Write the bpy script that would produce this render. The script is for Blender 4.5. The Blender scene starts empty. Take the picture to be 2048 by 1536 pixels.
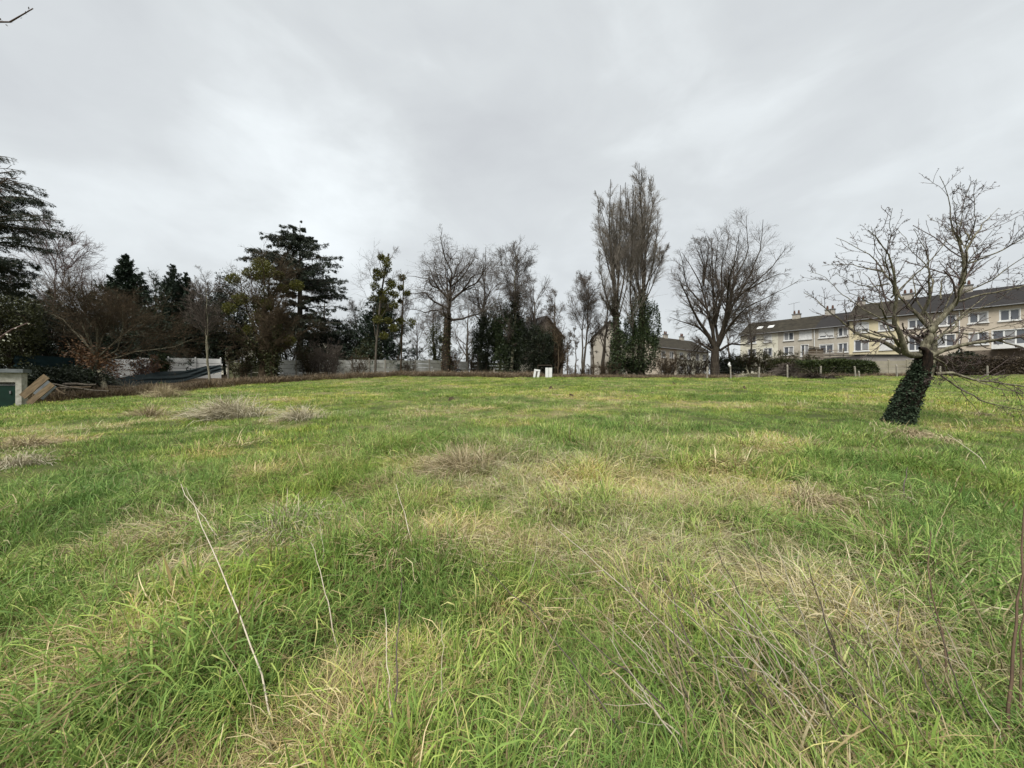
import bpy, math
import numpy as np
from mathutils import Vector

# ------------------------------------------------------------------ camera, sky, sun, exposure
S = bpy.context.scene
COL = S.collection
EYE = 1.55
F = 770.0                                   # focal length in pixels of a 2048 px wide frame
cam_d = bpy.data.cameras.new('camera')
cam_d.sensor_width = 36.0
cam_d.lens = F / 2048 * 36
cam_d.clip_start = 0.05
cam_d.clip_end = 3000
cam = bpy.data.objects.new('camera', cam_d)
cam.location = (0, 0, EYE)
cam.rotation_euler = (math.radians(90), 0, 0)
COL.objects.link(cam)
S.camera = cam
S.view_settings.view_transform = 'Standard'
S.view_settings.look = 'None'
S.view_settings.gamma = 1
S.view_settings.use_curve_mapping = False
S.view_settings.exposure = 2.1
SUN_EL, SUN_AZ = math.radians(58), math.radians(200)

W = bpy.data.worlds.new('World')
S.world = W
W.use_nodes = True
nt = W.node_tree
nt.nodes.clear()
def N(t, kind, **kw):
    n = t.nodes.new(kind)
    for k, v in kw.items():
        if k.startswith('i_'):
            n.inputs[k[2:].replace('_', ' ')].default_value = v
        elif k[0] == '_':
            n.inputs[int(k[1:])].default_value = v
        else:
            setattr(n, k, v)
    return n
def L(t, a, b): t.links.new(a, b)
out = N(nt, 'ShaderNodeOutputWorld')
sky = N(nt, 'ShaderNodeTexSky', sky_type='NISHITA', sun_disc=False, sun_elevation=SUN_EL, sun_rotation=SUN_AZ, dust_density=3.0)
bg_s = N(nt, 'ShaderNodeBackground', i_Strength=0.05)
L(nt, sky.outputs[0], bg_s.inputs[0])
tc = N(nt, 'ShaderNodeTexCoord')
sep = N(nt, 'ShaderNodeSeparateXYZ'); L(nt, tc.outputs['Generated'], sep.inputs[0])
zz = N(nt, 'ShaderNodeMath', operation='MAXIMUM', _1=0.0); L(nt, sep.outputs[2], zz.inputs[0])
zp = N(nt, 'ShaderNodeMath', operation='ADD', _1=0.45); L(nt, zz.outputs[0], zp.inputs[0])
def div(a):
    d = N(nt, 'ShaderNodeMath', operation='DIVIDE'); L(nt, a, d.inputs[0]); L(nt, zp.outputs[0], d.inputs[1]); return d.outputs[0]
cmb = N(nt, 'ShaderNodeCombineXYZ'); L(nt, div(sep.outputs[0]), cmb.inputs[0]); L(nt, div(sep.outputs[1]), cmb.inputs[1])
mp = N(nt, 'ShaderNodeMapping'); mp.inputs['Location'].default_value = (3.3, 1.7, 0); mp.inputs['Rotation'].default_value = (0, 0, 0.5)
mp.inputs['Scale'].default_value = (1.0, 0.8, 1.9)
L(nt, tc.outputs['Generated'], mp.inputs[0])
n1 = N(nt, 'ShaderNodeTexNoise', i_Scale=2.0, i_Detail=5.0, i_Roughness=0.5, i_Distortion=0.5); L(nt, mp.outputs[0], n1.inputs['Vector'])
n2 = N(nt, 'ShaderNodeTexNoise', i_Scale=5.5, i_Detail=6.0, i_Roughness=0.55, i_Distortion=0.6); L(nt, mp.outputs[0], n2.inputs['Vector'])
# cloud-thickness: broad noise + fine noise + two thin, brighter places in the cover
wn = N(nt, 'ShaderNodeTexNoise', i_Scale=3.0, i_Detail=5.0, i_Roughness=0.6); L(nt, mp.outputs[0], wn.inputs['Vector'])
wa = N(nt, 'ShaderNodeVectorMath', operation='MULTIPLY_ADD'); L(nt, wn.outputs['Color'], wa.inputs[0]); wa.inputs[1].default_value = (.45, .45, .45); wa.inputs[2].default_value = (-.225, -.225, -.225)
wb = N(nt, 'ShaderNodeVectorMath', operation='ADD'); L(nt, wa.outputs[0], wb.inputs[0]); L(nt, tc.outputs['Generated'], wb.inputs[1])
wc = N(nt, 'ShaderNodeVectorMath', operation='NORMALIZE'); L(nt, wb.outputs[0], wc.inputs[0]); ragged = wc.outputs[0]
def lobe(px, py, tight, amp):
    v = Vector(((px - 1024) / F, 1, (768 - py) / F)).normalized()
    d = N(nt, 'ShaderNodeVectorMath', operation='DOT_PRODUCT'); L(nt, ragged, d.inputs[0]); d.inputs[1].default_value = v
    m = N(nt, 'ShaderNodeMath', operation='MAXIMUM', _1=0.0); L(nt, d.outputs['Value'], m.inputs[0])
    p = N(nt, 'ShaderNodeMath', operation='POWER', _1=tight); L(nt, m.outputs[0], p.inputs[0])
    a = N(nt, 'ShaderNodeMath', operation='MULTIPLY', _1=amp); L(nt, p.outputs[0], a.inputs[0])
    return a.outputs[0]
def add(a, b):
    m = N(nt, 'ShaderNodeMath', operation='ADD')
    for i, v in enumerate((a, b)):
        if isinstance(v, float): m.inputs[i].default_value = v
        else: L(nt, v, m.inputs[i])
    return m.outputs[0]
def mul(a, k):
    m = N(nt, 'ShaderNodeMath', operation='MULTIPLY', _1=k); L(nt, a, m.inputs[0]); return m.outputs[0]
s_ = add(add(mul(n1.outputs[0], 0.55), mul(n2.outputs[0], 0.22)), 0.08)
for a in ((690, 370, 60, 0.13), (640, 440, 90, 0.06), (760, 560, 90, .08), (420, 100, 12, 0.06), (380, 520, 60, 0.05), (250, 220, 40, -0.05),
          (1000, 180, 16, -0.06), (560, 180, 40, -0.04), (860, 240, 50, -0.03), (1250, 470, 25, 0.04), (1980, 40, 40, 0.02)):
    s_ = add(s_, lobe(*a))
cr = N(nt, 'ShaderNodeValToRGB'); L(nt, s_, cr.inputs[0])
e = cr.color_ramp.elements
e[0].position = 0.30; e[0].color = (0.295, 0.306, 0.315, 1)
e[1].position = 0.72; e[1].color = (0.455, 0.480, 0.488, 1)
m_ = cr.color_ramp.elements.new(0.48); m_.color = (0.340, 0.356, 0.361, 1)
bg_c = N(nt, 'ShaderNodeBackground', i_Strength=0.50); L(nt, cr.outputs[0], bg_c.inputs[0])
mx = N(nt, 'ShaderNodeMixShader', _0=0.94)
L(nt, bg_s.outputs[0], mx.inputs[1]); L(nt, bg_c.outputs[0], mx.inputs[2]); L(nt, mx.outputs[0], out.inputs[0])

sd = bpy.data.lights.new('sun', 'SUN')
sd.energy = 1.5
sd.angle = math.radians(28)
sd.color = (1.0, 0.985, 0.95)
sun = bpy.data.objects.new('sun', sd)
sun.rotation_euler = (math.radians(90) - SUN_EL, 0, math.radians(180) - SUN_AZ)
COL.objects.link(sun)

# ------------------------------------------------------------------ helpers
def vnoise(x, y, seed=0):
    """smooth value noise in 0..1"""
    xi = np.floor(x).astype(np.int64); yi = np.floor(y).astype(np.int64)
    xf = x - xi; yf = y - yi
    def h(a, b):
        n = (a * 374761393 + b * 668265263 + seed * 974634777) & 0xffffffff
        n = ((n ^ (n >> 13)) * 1274126177) & 0xffffffff
        return ((n ^ (n >> 16)) & 0xffff) / 65535.0
    u = xf * xf * (3 - 2 * xf); v = yf * yf * (3 - 2 * yf)
    return (h(xi, yi) * (1 - u) + h(xi + 1, yi) * u) * (1 - v) + (h(xi, yi + 1) * (1 - u) + h(xi + 1, yi + 1) * u) * v
def fbm(x, y, s, seed=0, o=3):
    r = 0; a = 1; t = 0
    for k in range(o):
        r = r + a * vnoise(x / s + 17.3 * k, y / s - 9.1 * k, seed + k); t += a; a *= 0.5; s *= 0.5
    return r / t
# terrain: thin-plate surface through surveyed heights
CP = np.array([
    (0, 0, 0), (0, -12, -.5), (-9, 0, -.1), (9, 0, .1), (0, 10, .48), (0, 20, 1.0), (0, 30, 1.55), (0, 42, 2.15), (-10, 12, .35), (10, 10.2, .49),
    (-20, 12, .15), (-29, 22, .30), (-26.3, 28, .82), (-21.7, 36, 1.65), (-17.7, 42, 2.12), (-33, 37, 2.1), (-25.5, 42.4, 2.3), (-12, 51, 2.75),
    (-4, 57, 2.9), (27, 38, 2.1), (50, 38, 2.35), (20, 20, 1.05), (30, 20, 1.1), (20, 10, .55), (52, 60, 3.0), (62, 47, 3.0), (43, 73, 3.0), (20, 60, 2.8),
    (0, 90, 3.0), (50, 120, 3.2), (-50, 120, 2.6), (-50, 30, 1.2), (-50, 50, 2.4), (-60, 10, -.2), (60, 10, .8), (-60, -30, -1), (60, -30, -.5),
    (90, 60, 3.0), (-90, 60, 2.2), (-20, 25, 1.0), (-10, 30, 1.45), (12, 30, 1.6)], float)
def _tp(r2): return np.where(r2 > 1e-9, 0.5 * r2 * np.log(np.maximum(r2, 1e-9)), 0)
_c = CP[:, :2] / 50
_K = _tp(((_c[:, None] - _c[None]) ** 2).sum(2)) + np.eye(len(CP)) * 2e-4
_P = np.c_[np.ones(len(CP)), _c]
_A = np.block([[_K, _P], [_P.T, np.zeros((3, 3))]])
_w = np.linalg.solve(_A, np.r_[CP[:, 2], 0, 0, 0])
def H(x, y, micro=True):
    x = np.atleast_1d(np.asarray(x, float)); y = np.atleast_1d(np.asarray(y, float))
    xs = np.clip(x, -95, 95) / 50; ys = np.clip(y, -30, 120) / 50
    z = _w[-3] + _w[-2] * xs + _w[-1] * ys
    for i in range(len(CP)):
        z = z + _w[i] * _tp((xs - _c[i, 0]) ** 2 + (ys - _c[i, 1]) ** 2)
    if micro:
        z = z + 0.16 * (fbm(x, y, 3.2, 5) - .5) + 0.20 * (fbm(x, y, 1.0, 9, 2) - .5) + .25 * (fbm(x, y, 11, 2, 2) - .5)
        z = z - 0.25 * (fbm(np.zeros(1), np.zeros(1), 11, 2, 2) - .5)
    return z
def h1(x, y): return float(H(x, y)[0])
def gx(px, Y): return (px - 1024) / F * Y
def gz(py, Y): return EYE + (768 - py) / F * Y
def hit(px, py):
    """the point of the field seen under a pixel of the photograph"""
    Y = 1.0
    for k in range(900):
        if h1(gx(px, Y), Y) >= gz(py, Y): break
        Y *= 1.008
    return gx(px, Y), Y

def mesh_np(name, V, faces, smooth=False):
    """faces: list of (M,k) integer arrays"""
    me = bpy.data.meshes.new(name)
    V = np.asarray(V, np.float32).reshape(-1, 3)
    faces = [np.asarray(f, np.int32) for f in faces if len(f)]
    me.vertices.add(len(V)); me.vertices.foreach_set('co', V.ravel())
    lv = np.concatenate([f.ravel() for f in faces]); n = np.concatenate([np.full(len(f), f.shape[1]) for f in faces])
    me.loops.add(len(lv)); me.loops.foreach_set('vertex_index', lv)
    me.polygons.add(len(n)); me.polygons.foreach_set('loop_start', np.r_[0, np.cumsum(n)[:-1]].astype(np.int32))
    me.polygons.foreach_set('use_smooth', np.full(len(n), bool(smooth)))
    me.update(calc_edges=True); me.validate()
    return me
class MB:
    """collects boxes, tubes and polygons for one mesh object"""
    def __init__(s): s.v = []; s.f = []; s.n = 0
    def add(s, V, F):
        V = np.asarray(V, float).reshape(-1, 3); s.v.append(V)
        for f in F: s.f.append(np.asarray(f, np.int64).reshape(-1, np.asarray(f).shape[-1]) + s.n)
        s.n += len(V)
    def box(s, x0, x1, y0, y1, z0, z1, M=None):
        V = np.array([(x, y, z) for z in (z0, z1) for y in (y0, y1) for x in (x0, x1)], float)
        if M is not None: V = V @ np.array(M[0]).T + np.array(M[1])
        s.add(V, [np.array([(0, 2, 3, 1), (4, 5, 7, 6), (0, 1, 5, 4), (2, 6, 7, 3), (0, 4, 6, 2), (1, 3, 7, 5)])])
    def poly(s, pts): s.add(pts, [np.arange(len(pts))[None]])
    def tube(s, P, R, k=6): V, Fc = tubes(np.array(P, float)[None], np.array(R, float)[None], k); s.add(V, Fc)
    def build(s, name, mat, parent=None, smooth=False):
        return put(name, mesh_np(name, np.concatenate(s.v), s.f, smooth), mat, parent)
def put(name, me, mat=None, parent=None, loc=None, rz=0):
    o = bpy.data.objects.new(name, me); COL.objects.link(o)
    if mat is not None and not me.materials: me.materials.append(mat)
    if parent is not None: o.parent = parent
    if loc is not None: o.location = loc
    o.rotation_euler[2] = rz
    return o
def tag(o, label=None, cat=None, group=None, kind=None):
    if label: o['label'] = label
    if cat: o['category'] = cat
    if group: o['group'] = group
    if kind: o['kind'] = kind
    return o
def thing(name, label, cat, loc=(0, 0, 0), rz=0, group=None):
    o = bpy.data.objects.new(name, None); COL.objects.link(o)
    o.location = loc; o.rotation_euler[2] = rz; o.empty_display_size = .2
    return tag(o, label, cat, group)
def nrm(v): return v / np.maximum(np.linalg.norm(v, axis=-1, keepdims=True), 1e-9)
def tubes(P, R, k=4, cap=False):
    Nn, m, _ = P.shape
    T = nrm(np.gradient(P, axis=1))
    ref = np.array([.31, .57, .76]) + np.zeros((Nn, 1, 3)); ref[np.abs((T[:, 0] * ref[:, 0]).sum(-1)) > .8] = (.8, -.5, .1)
    U = nrm(np.cross(T, ref)); V_ = np.cross(T, U)
    a = np.arange(k) / k * 2 * math.pi
    ring = P[:, :, None] + R[:, :, None, None] * (np.cos(a)[:, None] * U[:, :, None] + np.sin(a)[:, None] * V_[:, :, None])
    V = ring.reshape(-1, 3)
    base = (np.arange(Nn)[:, None, None] * m + np.arange(m - 1)[None, :, None]) * k
    j = np.arange(k)[None, None]; j2 = (j + 1) % k
    Fq = np.stack([base + j, base + j2, base + k + j2, base + k + j], -1).reshape(-1, 4)
    return V, [Fq]
def walk(pos, d, Ln, m, wander, up, rng, curl=0.0):
    P = np.empty((len(pos), m, 3)); P[:, 0] = pos
    st = (Ln / (m - 1))[:, None]
    for i in range(1, m):
        P[:, i] = P[:, i - 1] + d * st
        d = d + wander * rng.normal(size=d.shape)
        d[:, 2] += up + curl * i
        d = nrm(d)
    return P
def resample(pts, m):
    pts = np.array(pts, float)
    s = np.r_[0, np.cumsum(np.linalg.norm(np.diff(pts[:, :3], axis=0), axis=1))]
    t = np.linspace(0, s[-1], m)
    return np.stack([np.interp(t, s, pts[:, i]) for i in range(pts.shape[1])], 1)
def spawn(P, R, n, rng, t=(.2, 1.), ang=(25, 55), ln=.5, var=.3, m=4, wander=.15, up=.05, rr=.6, rmin=.006, taper=.35, env=None, absl=None, fall=.5, curl=0.):
    Nn, mm, _ = P.shape
    idx = np.repeat(np.arange(Nn), n)
    tt = rng.uniform(t[0], t[1], len(idx))
    fp = tt * (mm - 1) * .9999; i = fp.astype(int); f = (fp - i)[:, None]
    pos = P[idx, i] * (1 - f) + P[idx, i + 1] * f
    tan = nrm(P[idx, i + 1] - P[idx, i])
    r0 = np.maximum((R[idx, i] * (1 - f[:, 0]) + R[idx, i + 1] * f[:, 0]) * rr, rmin)
    pl = np.linalg.norm(np.diff(P, axis=1), axis=2).sum(1)
    Ln = (pl[idx] if absl is None else absl) * ln * (1 - fall * tt) * (1 + var * rng.uniform(-1, 1, len(idx)))
    perp = nrm(np.cross(tan, rng.normal(size=tan.shape)))
    a = np.radians(rng.uniform(ang[0], ang[1], len(idx)))[:, None]
    d = nrm(tan * np.cos(a) + perp * np.sin(a))
    if env is not None:
        c, rad = env
        q = np.linalg.norm((pos + d * Ln[:, None] - c) / rad, axis=1)
        Ln = np.where(q > 1, Ln / q ** 3, Ln); Ln = np.maximum(Ln, .12)
    C = walk(pos, d, Ln, m, wander, up, rng, curl)
    Rr = np.maximum(r0[:, None] * np.linspace(1, taper, m)[None], rmin * .8)
    return C, Rr
def leaves(pos, d, Ln, Wd, rng, fold=.0):
    """diamond leaves; one island each"""
    side = nrm(np.cross(d, rng.normal(size=d.shape)))
    Ln = np.broadcast_to(Ln, (len(pos),))[:, None]; Wd = np.broadcast_to(Wd, (len(pos),))[:, None]
    mid = pos + d * Ln * .45
    V = np.stack([pos, mid + side * Wd * .5, pos + d * Ln, mid - side * Wd * .5], 1)
    return V.reshape(-1, 3), [np.arange(len(pos) * 4).reshape(-1, 4)]
def along(P, n, rng, t0=0., spread=.0):
    idx = np.repeat(np.arange(len(P)), n); tt = rng.uniform(t0, 1, len(idx)); fp = tt * (P.shape[1] - 1) * .9999
    i = fp.astype(int); f = (fp - i)[:, None]
    pos = P[idx, i] * (1 - f) + P[idx, i + 1] * f
    return pos + spread * rng.normal(size=pos.shape), nrm(P[idx, i + 1] - P[idx, i])

# ------------------------------------------------------------------ materials
def mat(name, rough=.85, spec=.2):
    m = bpy.data.materials.new(name); m.use_nodes = True
    b = m.node_tree.nodes['Principled BSDF']
    b.inputs['Roughness'].default_value = rough; b.inputs['Specular IOR Level'].default_value = spec
    return m, m.node_tree, b
def ramp(t, fac, stops, interp='LINEAR'):
    r = t.nodes.new('ShaderNodeValToRGB'); r.color_ramp.interpolation = interp
    el = r.color_ramp.elements
    while len(el) < len(stops): el.new(.5)
    for q, (p, c) in zip(el, stops): q.position = p; q.color = (*c, 1)
    L(t, fac, r.inputs[0]); return r.outputs[0]
def noise(t, scale, detail=4, rough=.55, coord='Object', sc=None, dist=0.):
    if coord == 'World': c = t.nodes.new('ShaderNodeNewGeometry'); v = c.outputs['Position']
    else: c = t.nodes.new('ShaderNodeTexCoord'); v = c.outputs[coord]
    if sc:
        mpn = t.nodes.new('ShaderNodeMapping'); mpn.inputs['Scale'].default_value = sc; L(t, v, mpn.inputs[0]); v = mpn.outputs[0]
    n = N(t, 'ShaderNodeTexNoise', i_Scale=scale, i_Detail=detail, i_Roughness=rough, i_Distortion=dist); L(t, v, n.inputs['Vector'])
    return n.outputs[0]
def bump(t, b, h, s=.5, d=.02):
    n = N(t, 'ShaderNodeBump', i_Strength=s, i_Distance=d); L(t, h, n.inputs['Height']); L(t, n.outputs[0], b.inputs['Normal'])
def bark(name, a, b_, c, scale=3.):
    m, t, b = mat(name, .95, .1)
    n = noise(t, scale, 6, .65, sc=(3, 3, .7))
    L(t, ramp(t, n, [(.3, a), (.5, b_), (.68, c)]), b.inputs['Base Color']); bump(t, b, n, .8, .03)
    return m
def leafmat(name, stops, trans=.25, rough=.55, spec=.25, scale=.9, islands=.5):
    m, t, b = mat(name, rough, spec)
    g = t.nodes.new('ShaderNodeNewGeometry'); n = noise(t, scale, 3)
    mx_ = N(t, 'ShaderNodeMix', data_type='FLOAT', _0=islands); L(t, n, mx_.inputs[2]); L(t, g.outputs['Random Per Island'], mx_.inputs[3])
    c = ramp(t, mx_.outputs[0], stops); L(t, c, b.inputs['Base Color'])
    if trans:
        tr = t.nodes.new('ShaderNodeBsdfTranslucent'); L(t, c, tr.inputs[0])
        ms = N(t, 'ShaderNodeMixShader', _0=trans); L(t, b.outputs[0], ms.inputs[1]); L(t, tr.outputs[0], ms.inputs[2])
        L(t, ms.outputs[0], t.nodes['Material Output'].inputs[0])
    return m
def plain(name, c0, c1, scale=2., rough=.85, spec=.2, sc=None, bs=.0, detail=5, coord='Object'):
    m, t, b = mat(name, rough, spec)
    n = noise(t, scale, detail, .6, coord, sc=sc)
    L(t, ramp(t, n, [(.3, c0), (.7, c1)]), b.inputs['Base Color'])
    if bs: bump(t, b, n, bs, .01)
    return m
BARK_GREY = bark('bark_grey', (.038, .032, .025), (.070, .060, .047), (.12, .105, .082))
BARK_DARK = bark('bark_dark', (.018, .014, .011), (.036, .029, .022), (.068, .056, .041))
BARK_TWIG = bark('bark_twig', (.045, .037, .031), (.078, .064, .053), (.12, .10, .082))
BARK_POPLAR_TWIG = bark('bark_poplar_twig', (.10, .087, .072), (.15, .13, .108), (.21, .185, .155))
BARK_PALE = bark('bark_pale', (.13, .12, .08), (.22, .20, .14), (.34, .32, .24))
BARK_RED = bark('bark_red', (.075, .050, .046), (.115, .080, .073), (.16, .12, .11))
BARK_BROWN = bark('bark_brown', (.028, .021, .014), (.056, .041, .026), (.095, .072, .045))
BARK_LICHEN = bark('bark_lichen', (.035, .030, .022), (.10, .09, .062), (.23, .215, .15), 5)
BARK_ROTTEN = bark('bark_rotten', (.004, .003, .003), (.011, .008, .006), (.030, .019, .013), 6)
IVY = leafmat('ivy_leaf', [(.2, (.010, .019, .008)), (.5, (.026, .041, .014)), (.8, (.062, .080, .030))], .12, .55, .25)
IVY_NEAR = leafmat('ivy_leaf_near', [(.2, (.010, .018, .010)), (.5, (.022, .034, .018)), (.85, (.050, .066, .038))], .06, .72, .12)
NEEDLE_CEDAR = leafmat('cedar_needles', [(.2, (0.0072, 0.0128, 0.0064)), (.5, (0.0144, 0.0224, 0.0120)), (.8, (0.0288, 0.0400, 0.0200))], .06)
NEEDLE_DARK = leafmat('conifer_needles', [(.2, (0.0064, 0.0128, 0.0072)), (.5, (0.0128, 0.0240, 0.0128)), (.8, (0.0272, 0.0416, 0.0208))], .06)
LEAF_DARK = leafmat('evergreen_leaf', [(.2, (0.0056, 0.0088, 0.0048)), (.5, (0.0120, 0.0176, 0.0080)), (.8, (0.0256, 0.0336, 0.0128))], .08)
LEAF_OLIVE = leafmat('olive_leaf', [(.2, (0.0144, 0.0176, 0.0056)), (.5, (0.0304, 0.0336, 0.0104)), (.8, (0.0544, 0.0576, 0.0176))], .15)
MISTLE = leafmat('mistletoe_leaf', [(.2, (0.0382, 0.0408, 0.0068)), (.5, (0.0765, 0.0765, 0.0136)), (.8, (0.1275, 0.1232, 0.0255))], .25)
COPPER = leafmat('copper_leaf', [(.2, (.055, .028, .014)), (.5, (.12, .064, .030)), (.8, (.21, .125, .065))], .15)
HEDGE = leafmat('hedge_leaf', [(.2, (0.0144, 0.0224, 0.0072)), (.5, (0.0304, 0.0440, 0.0120)), (.8, (0.0640, 0.0760, 0.0208))], .15)
BLOSSOM = leafmat('blossom', [(.2, (.55, .55, .42)), (.8, (.7, .68, .55))], .2)
STRAW = leafmat('straw', [(.1, (0.1700, 0.1318, 0.0723)), (.5, (0.2890, 0.2380, 0.1403)), (.9, (0.4250, 0.3740, 0.2550))], .15, .7, .1, 2)
STRAW_PALE = leafmat('straw_pale', [(.1, (0.2125, 0.1785, 0.1105)), (.5, (0.3570, 0.3145, 0.2125)), (.9, (0.4760, 0.4420, 0.3400))], .15, .7, .1, 2)
WEED_DARK = leafmat('weed_stem_dark', [(.1, (.05, .035, .025)), (.5, (.10, .072, .048)), (.9, (.17, .13, .085))], 0, .8, .1, 2)
# ------------------------------------------------------------------ ground
EDGE = np.array([(-60, 11), (-32, 19.8), (-26.3, 27), (-21.7, 36), (-17.7, 41.5), (-8, 45.5), (0, 43.5), (10, 43.2), (20, 40.5), (30, 39.5), (50, 40), (95, 41)])
def beyond(x, y):                            # metres past the mown edge of the field
    return y - np.interp(x, EDGE[:, 0], EDGE[:, 1])
PATCH = []                                   # (x, y, rx, ry, amount) places where dead grass lies thick
for q_ in ((10.0, 10.0, .9, .8, .8), (10.6, 9.6, .8, .5, .8)): PATCH.append(q_)
def patch(px, py, rx, ry, a):
    x, y = hit(px, py); PATCH.append((x, y, rx, ry, a))
for p in ((1130, 985, .9, .5, .75), (1230, 1000, .7, .4, .6), (1550, 885, 1.3, .8, .8), (1450, 985, .8, .5, .7), (1620, 1010, .9, .45, .8), (60, 885, 1.0, .8, .9), (20, 925, .7, .6, .8),
          (140, 860, 1.6, 1.0, .5), (560, 1030, .35, .3, .6), (880, 935, 1.1, .5, .6), (1150, 790, 3.5, 1.6, .55), (950, 775, 4.0, 1.4, .5), (1480, 810, 2.8, 1.4, .5), (1760, 800, 3.0, 2.0, .5),
          (300, 1260, .25, .14, .9), (220, 1330, .18, .10, .8), (350, 1060, .35, .2, .6), (720, 1090, .4, .3, .6), (800, 1350, .25, .2, .7), (890, 1080, .3, .25, .7), (1880, 1180, .5, .4, .6),
          (480, 800, 3.0, 1.0, .35), (1400, 1250, .6, .3, .4), (1800, 950, 1.0, .6, -.5), (1900, 1000, 1.5, .8, -.6), (1560, 830, 3.0, 1.0, -.5), (700, 880, 3., 1., -.4), (1250, 870, 3.5, .8, -.4),
          (650, 1180, .6, .4, -.5), (1650, 850, 2.5, .8, -.5), (1300, 960, .6, .3, .4)):
    patch(*p)
def dryness(x, y):
    d = .30 * fbm(x, y, 4.5, 31) + .42 * fbm(x, y, 1.1, 47, 2) + .46 * fbm(x, y, .38, 51, 2) - .105
    r = np.hypot(x, y)
    d = d + .04 * np.clip((r - 12) / 25, 0, 1)
    for (px_, py_, rx, ry, a) in PATCH:
        d = d + a * .30 * np.exp(-((x - px_) / rx) ** 2 - ((y - py_) / ry) ** 2)
    return np.clip((d - .5) * 1.7 + .42, 0, 1)
def axis(lo, hi, n, c=4.0):
    s = np.linspace(-np.arcsinh(-lo / c), np.arcsinh(hi / c), n); return c * np.sinh(s)
gxs = axis(-700, 700, 380, 3.5); gys = axis(-60, 1100, 380, 3.0)
GX, GY = np.meshgrid(gxs, gys)
GZ = H(GX.ravel(), GY.ravel())
Vg = np.stack([GX.ravel(), GY.ravel(), GZ], 1)
nx, ny = len(gxs), len(gys)
i_ = np.arange((ny - 1) * (nx - 1)); r_, c_ = i_ // (nx - 1), i_ % (nx - 1)
a_ = r_ * nx + c_
me = mesh_np('ground', Vg, [np.stack([a_, a_ + 1, a_ + nx + 1, a_ + nx], 1)], True)
me.attributes.new('dry', 'FLOAT', 'POINT').data.foreach_set('value', dryness(Vg[:, 0], Vg[:, 1]).astype(np.float32))
me.attributes.new('verge', 'FLOAT', 'POINT').data.foreach_set('value', np.clip(beyond(Vg[:, 0], Vg[:, 1]) / 1.2 + fbm(Vg[:, 0], Vg[:, 1], 1.5, 3) - .4, 0, 1).astype(np.float32))
GM, t, b = mat('field_soil_and_thatch', .95, .1)
at = N(t, 'ShaderNodeAttribute', attribute_name='dry'); av = N(t, 'ShaderNodeAttribute', attribute_name='verge')
gn = noise(t, 9, 5, .7); gn2 = noise(t, 1.1, 4, .6)
mm = N(t, 'ShaderNodeMix', data_type='FLOAT', _0=.45); L(t, at.outputs['Fac'], mm.inputs[2]); L(t, gn, mm.inputs[3])
c1 = ramp(t, mm.outputs[0], [(.25, (.050, .062, .020)), (.45, (.092, .100, .034)), (.62, (.145, .128, .058)), (.8, (.19, .145, .085))])
c2 = ramp(t, gn, [(.3, (.035, .025, .015)), (.5, (.075, .055, .034)), (.7, (.14, .11, .07))])
mc = N(t, 'ShaderNodeMix', data_type='RGBA'); L(t, av.outputs['Fac'], mc.inputs[0]); L(t, c1, mc.inputs[6]); L(t, c2, mc.inputs[7])
L(t, mc.outputs[2], b.inputs['Base Color']); bump(t, b, gn, .8, .05)
ground = put('ground', me, GM); tag(ground, 'rough sloping meadow rising towards the trees and houses', None, None, 'structure')

# ------------------------------------------------------------------ grass: tufts of bent blades, scattered as instances
def grass_mat(name, green, dryc, trans=.3):
    m, t, b = mat(name, .62, .2)
    g = t.nodes.new('ShaderNodeNewGeometry')
    ti = N(t, 'ShaderNodeAttribute', attribute_type='INSTANCER', attribute_name='tint')
    hu = N(t, 'ShaderNodeAttribute', attribute_type='INSTANCER', attribute_name='hue')
    v = N(t, 'ShaderNodeMath', operation='MULTIPLY_ADD', _1=.74, _2=-.37); L(t, g.outputs['Random Per Island'], v.inputs[0])
    s = N(t, 'ShaderNodeMath', operation='ADD', use_clamp=True); L(t, v.outputs[0], s.inputs[0]); L(t, ti.outputs['Fac'], s.inputs[1])
    c = ramp(t, s.outputs[0], dryc)
    h = N(t, 'ShaderNodeMix', data_type='RGBA', blend_type='MULTIPLY'); h.inputs[0].default_value = 1
    L(t, c, h.inputs[6]); L(t, ramp(t, hu.outputs['Fac'], green), h.inputs[7])
    L(t, h.outputs[2], b.inputs['Base Color'])
    tr = t.nodes.new('ShaderNodeBsdfTranslucent'); L(t, h.outputs[2], tr.inputs[0])
    ms = N(t, 'ShaderNodeMixShader', _0=trans); L(t, b.outputs[0], ms.inputs[1]); L(t, tr.outputs[0], ms.inputs[2])
    L(t, ms.outputs[0], t.nodes['Material Output'].inputs[0])
    return m
HUE = [(0, (.78, .86, .88)), (.5, (1, 1, 1)), (1, (1.12, 1.06, .80))]
G_GREEN = grass_mat('grass_green', HUE, [(.0, (.118, .195, .044)), (.3, (.215, .310, .070)), (.55, (.340, .405, .108)), (.78, (.49, .46, .19)), (.9, (.54, .40, .16)), (1, (.55, .47, .28))])
G_DRY = grass_mat('grass_dead', HUE, [(.0, (.16, .12, .055)), (.4, (.30, .24, .125)), (.75, (.46, .39, .24)), (1, (.55, .48, .33))], .15)
G_BROWN = grass_mat('undergrowth_dead', HUE, [(.0, (.045, .030, .018)), (.4, (.10, .070, .044)), (.75, (.20, .15, .10)), (1, (.30, .25, .17))], .1)
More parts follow.
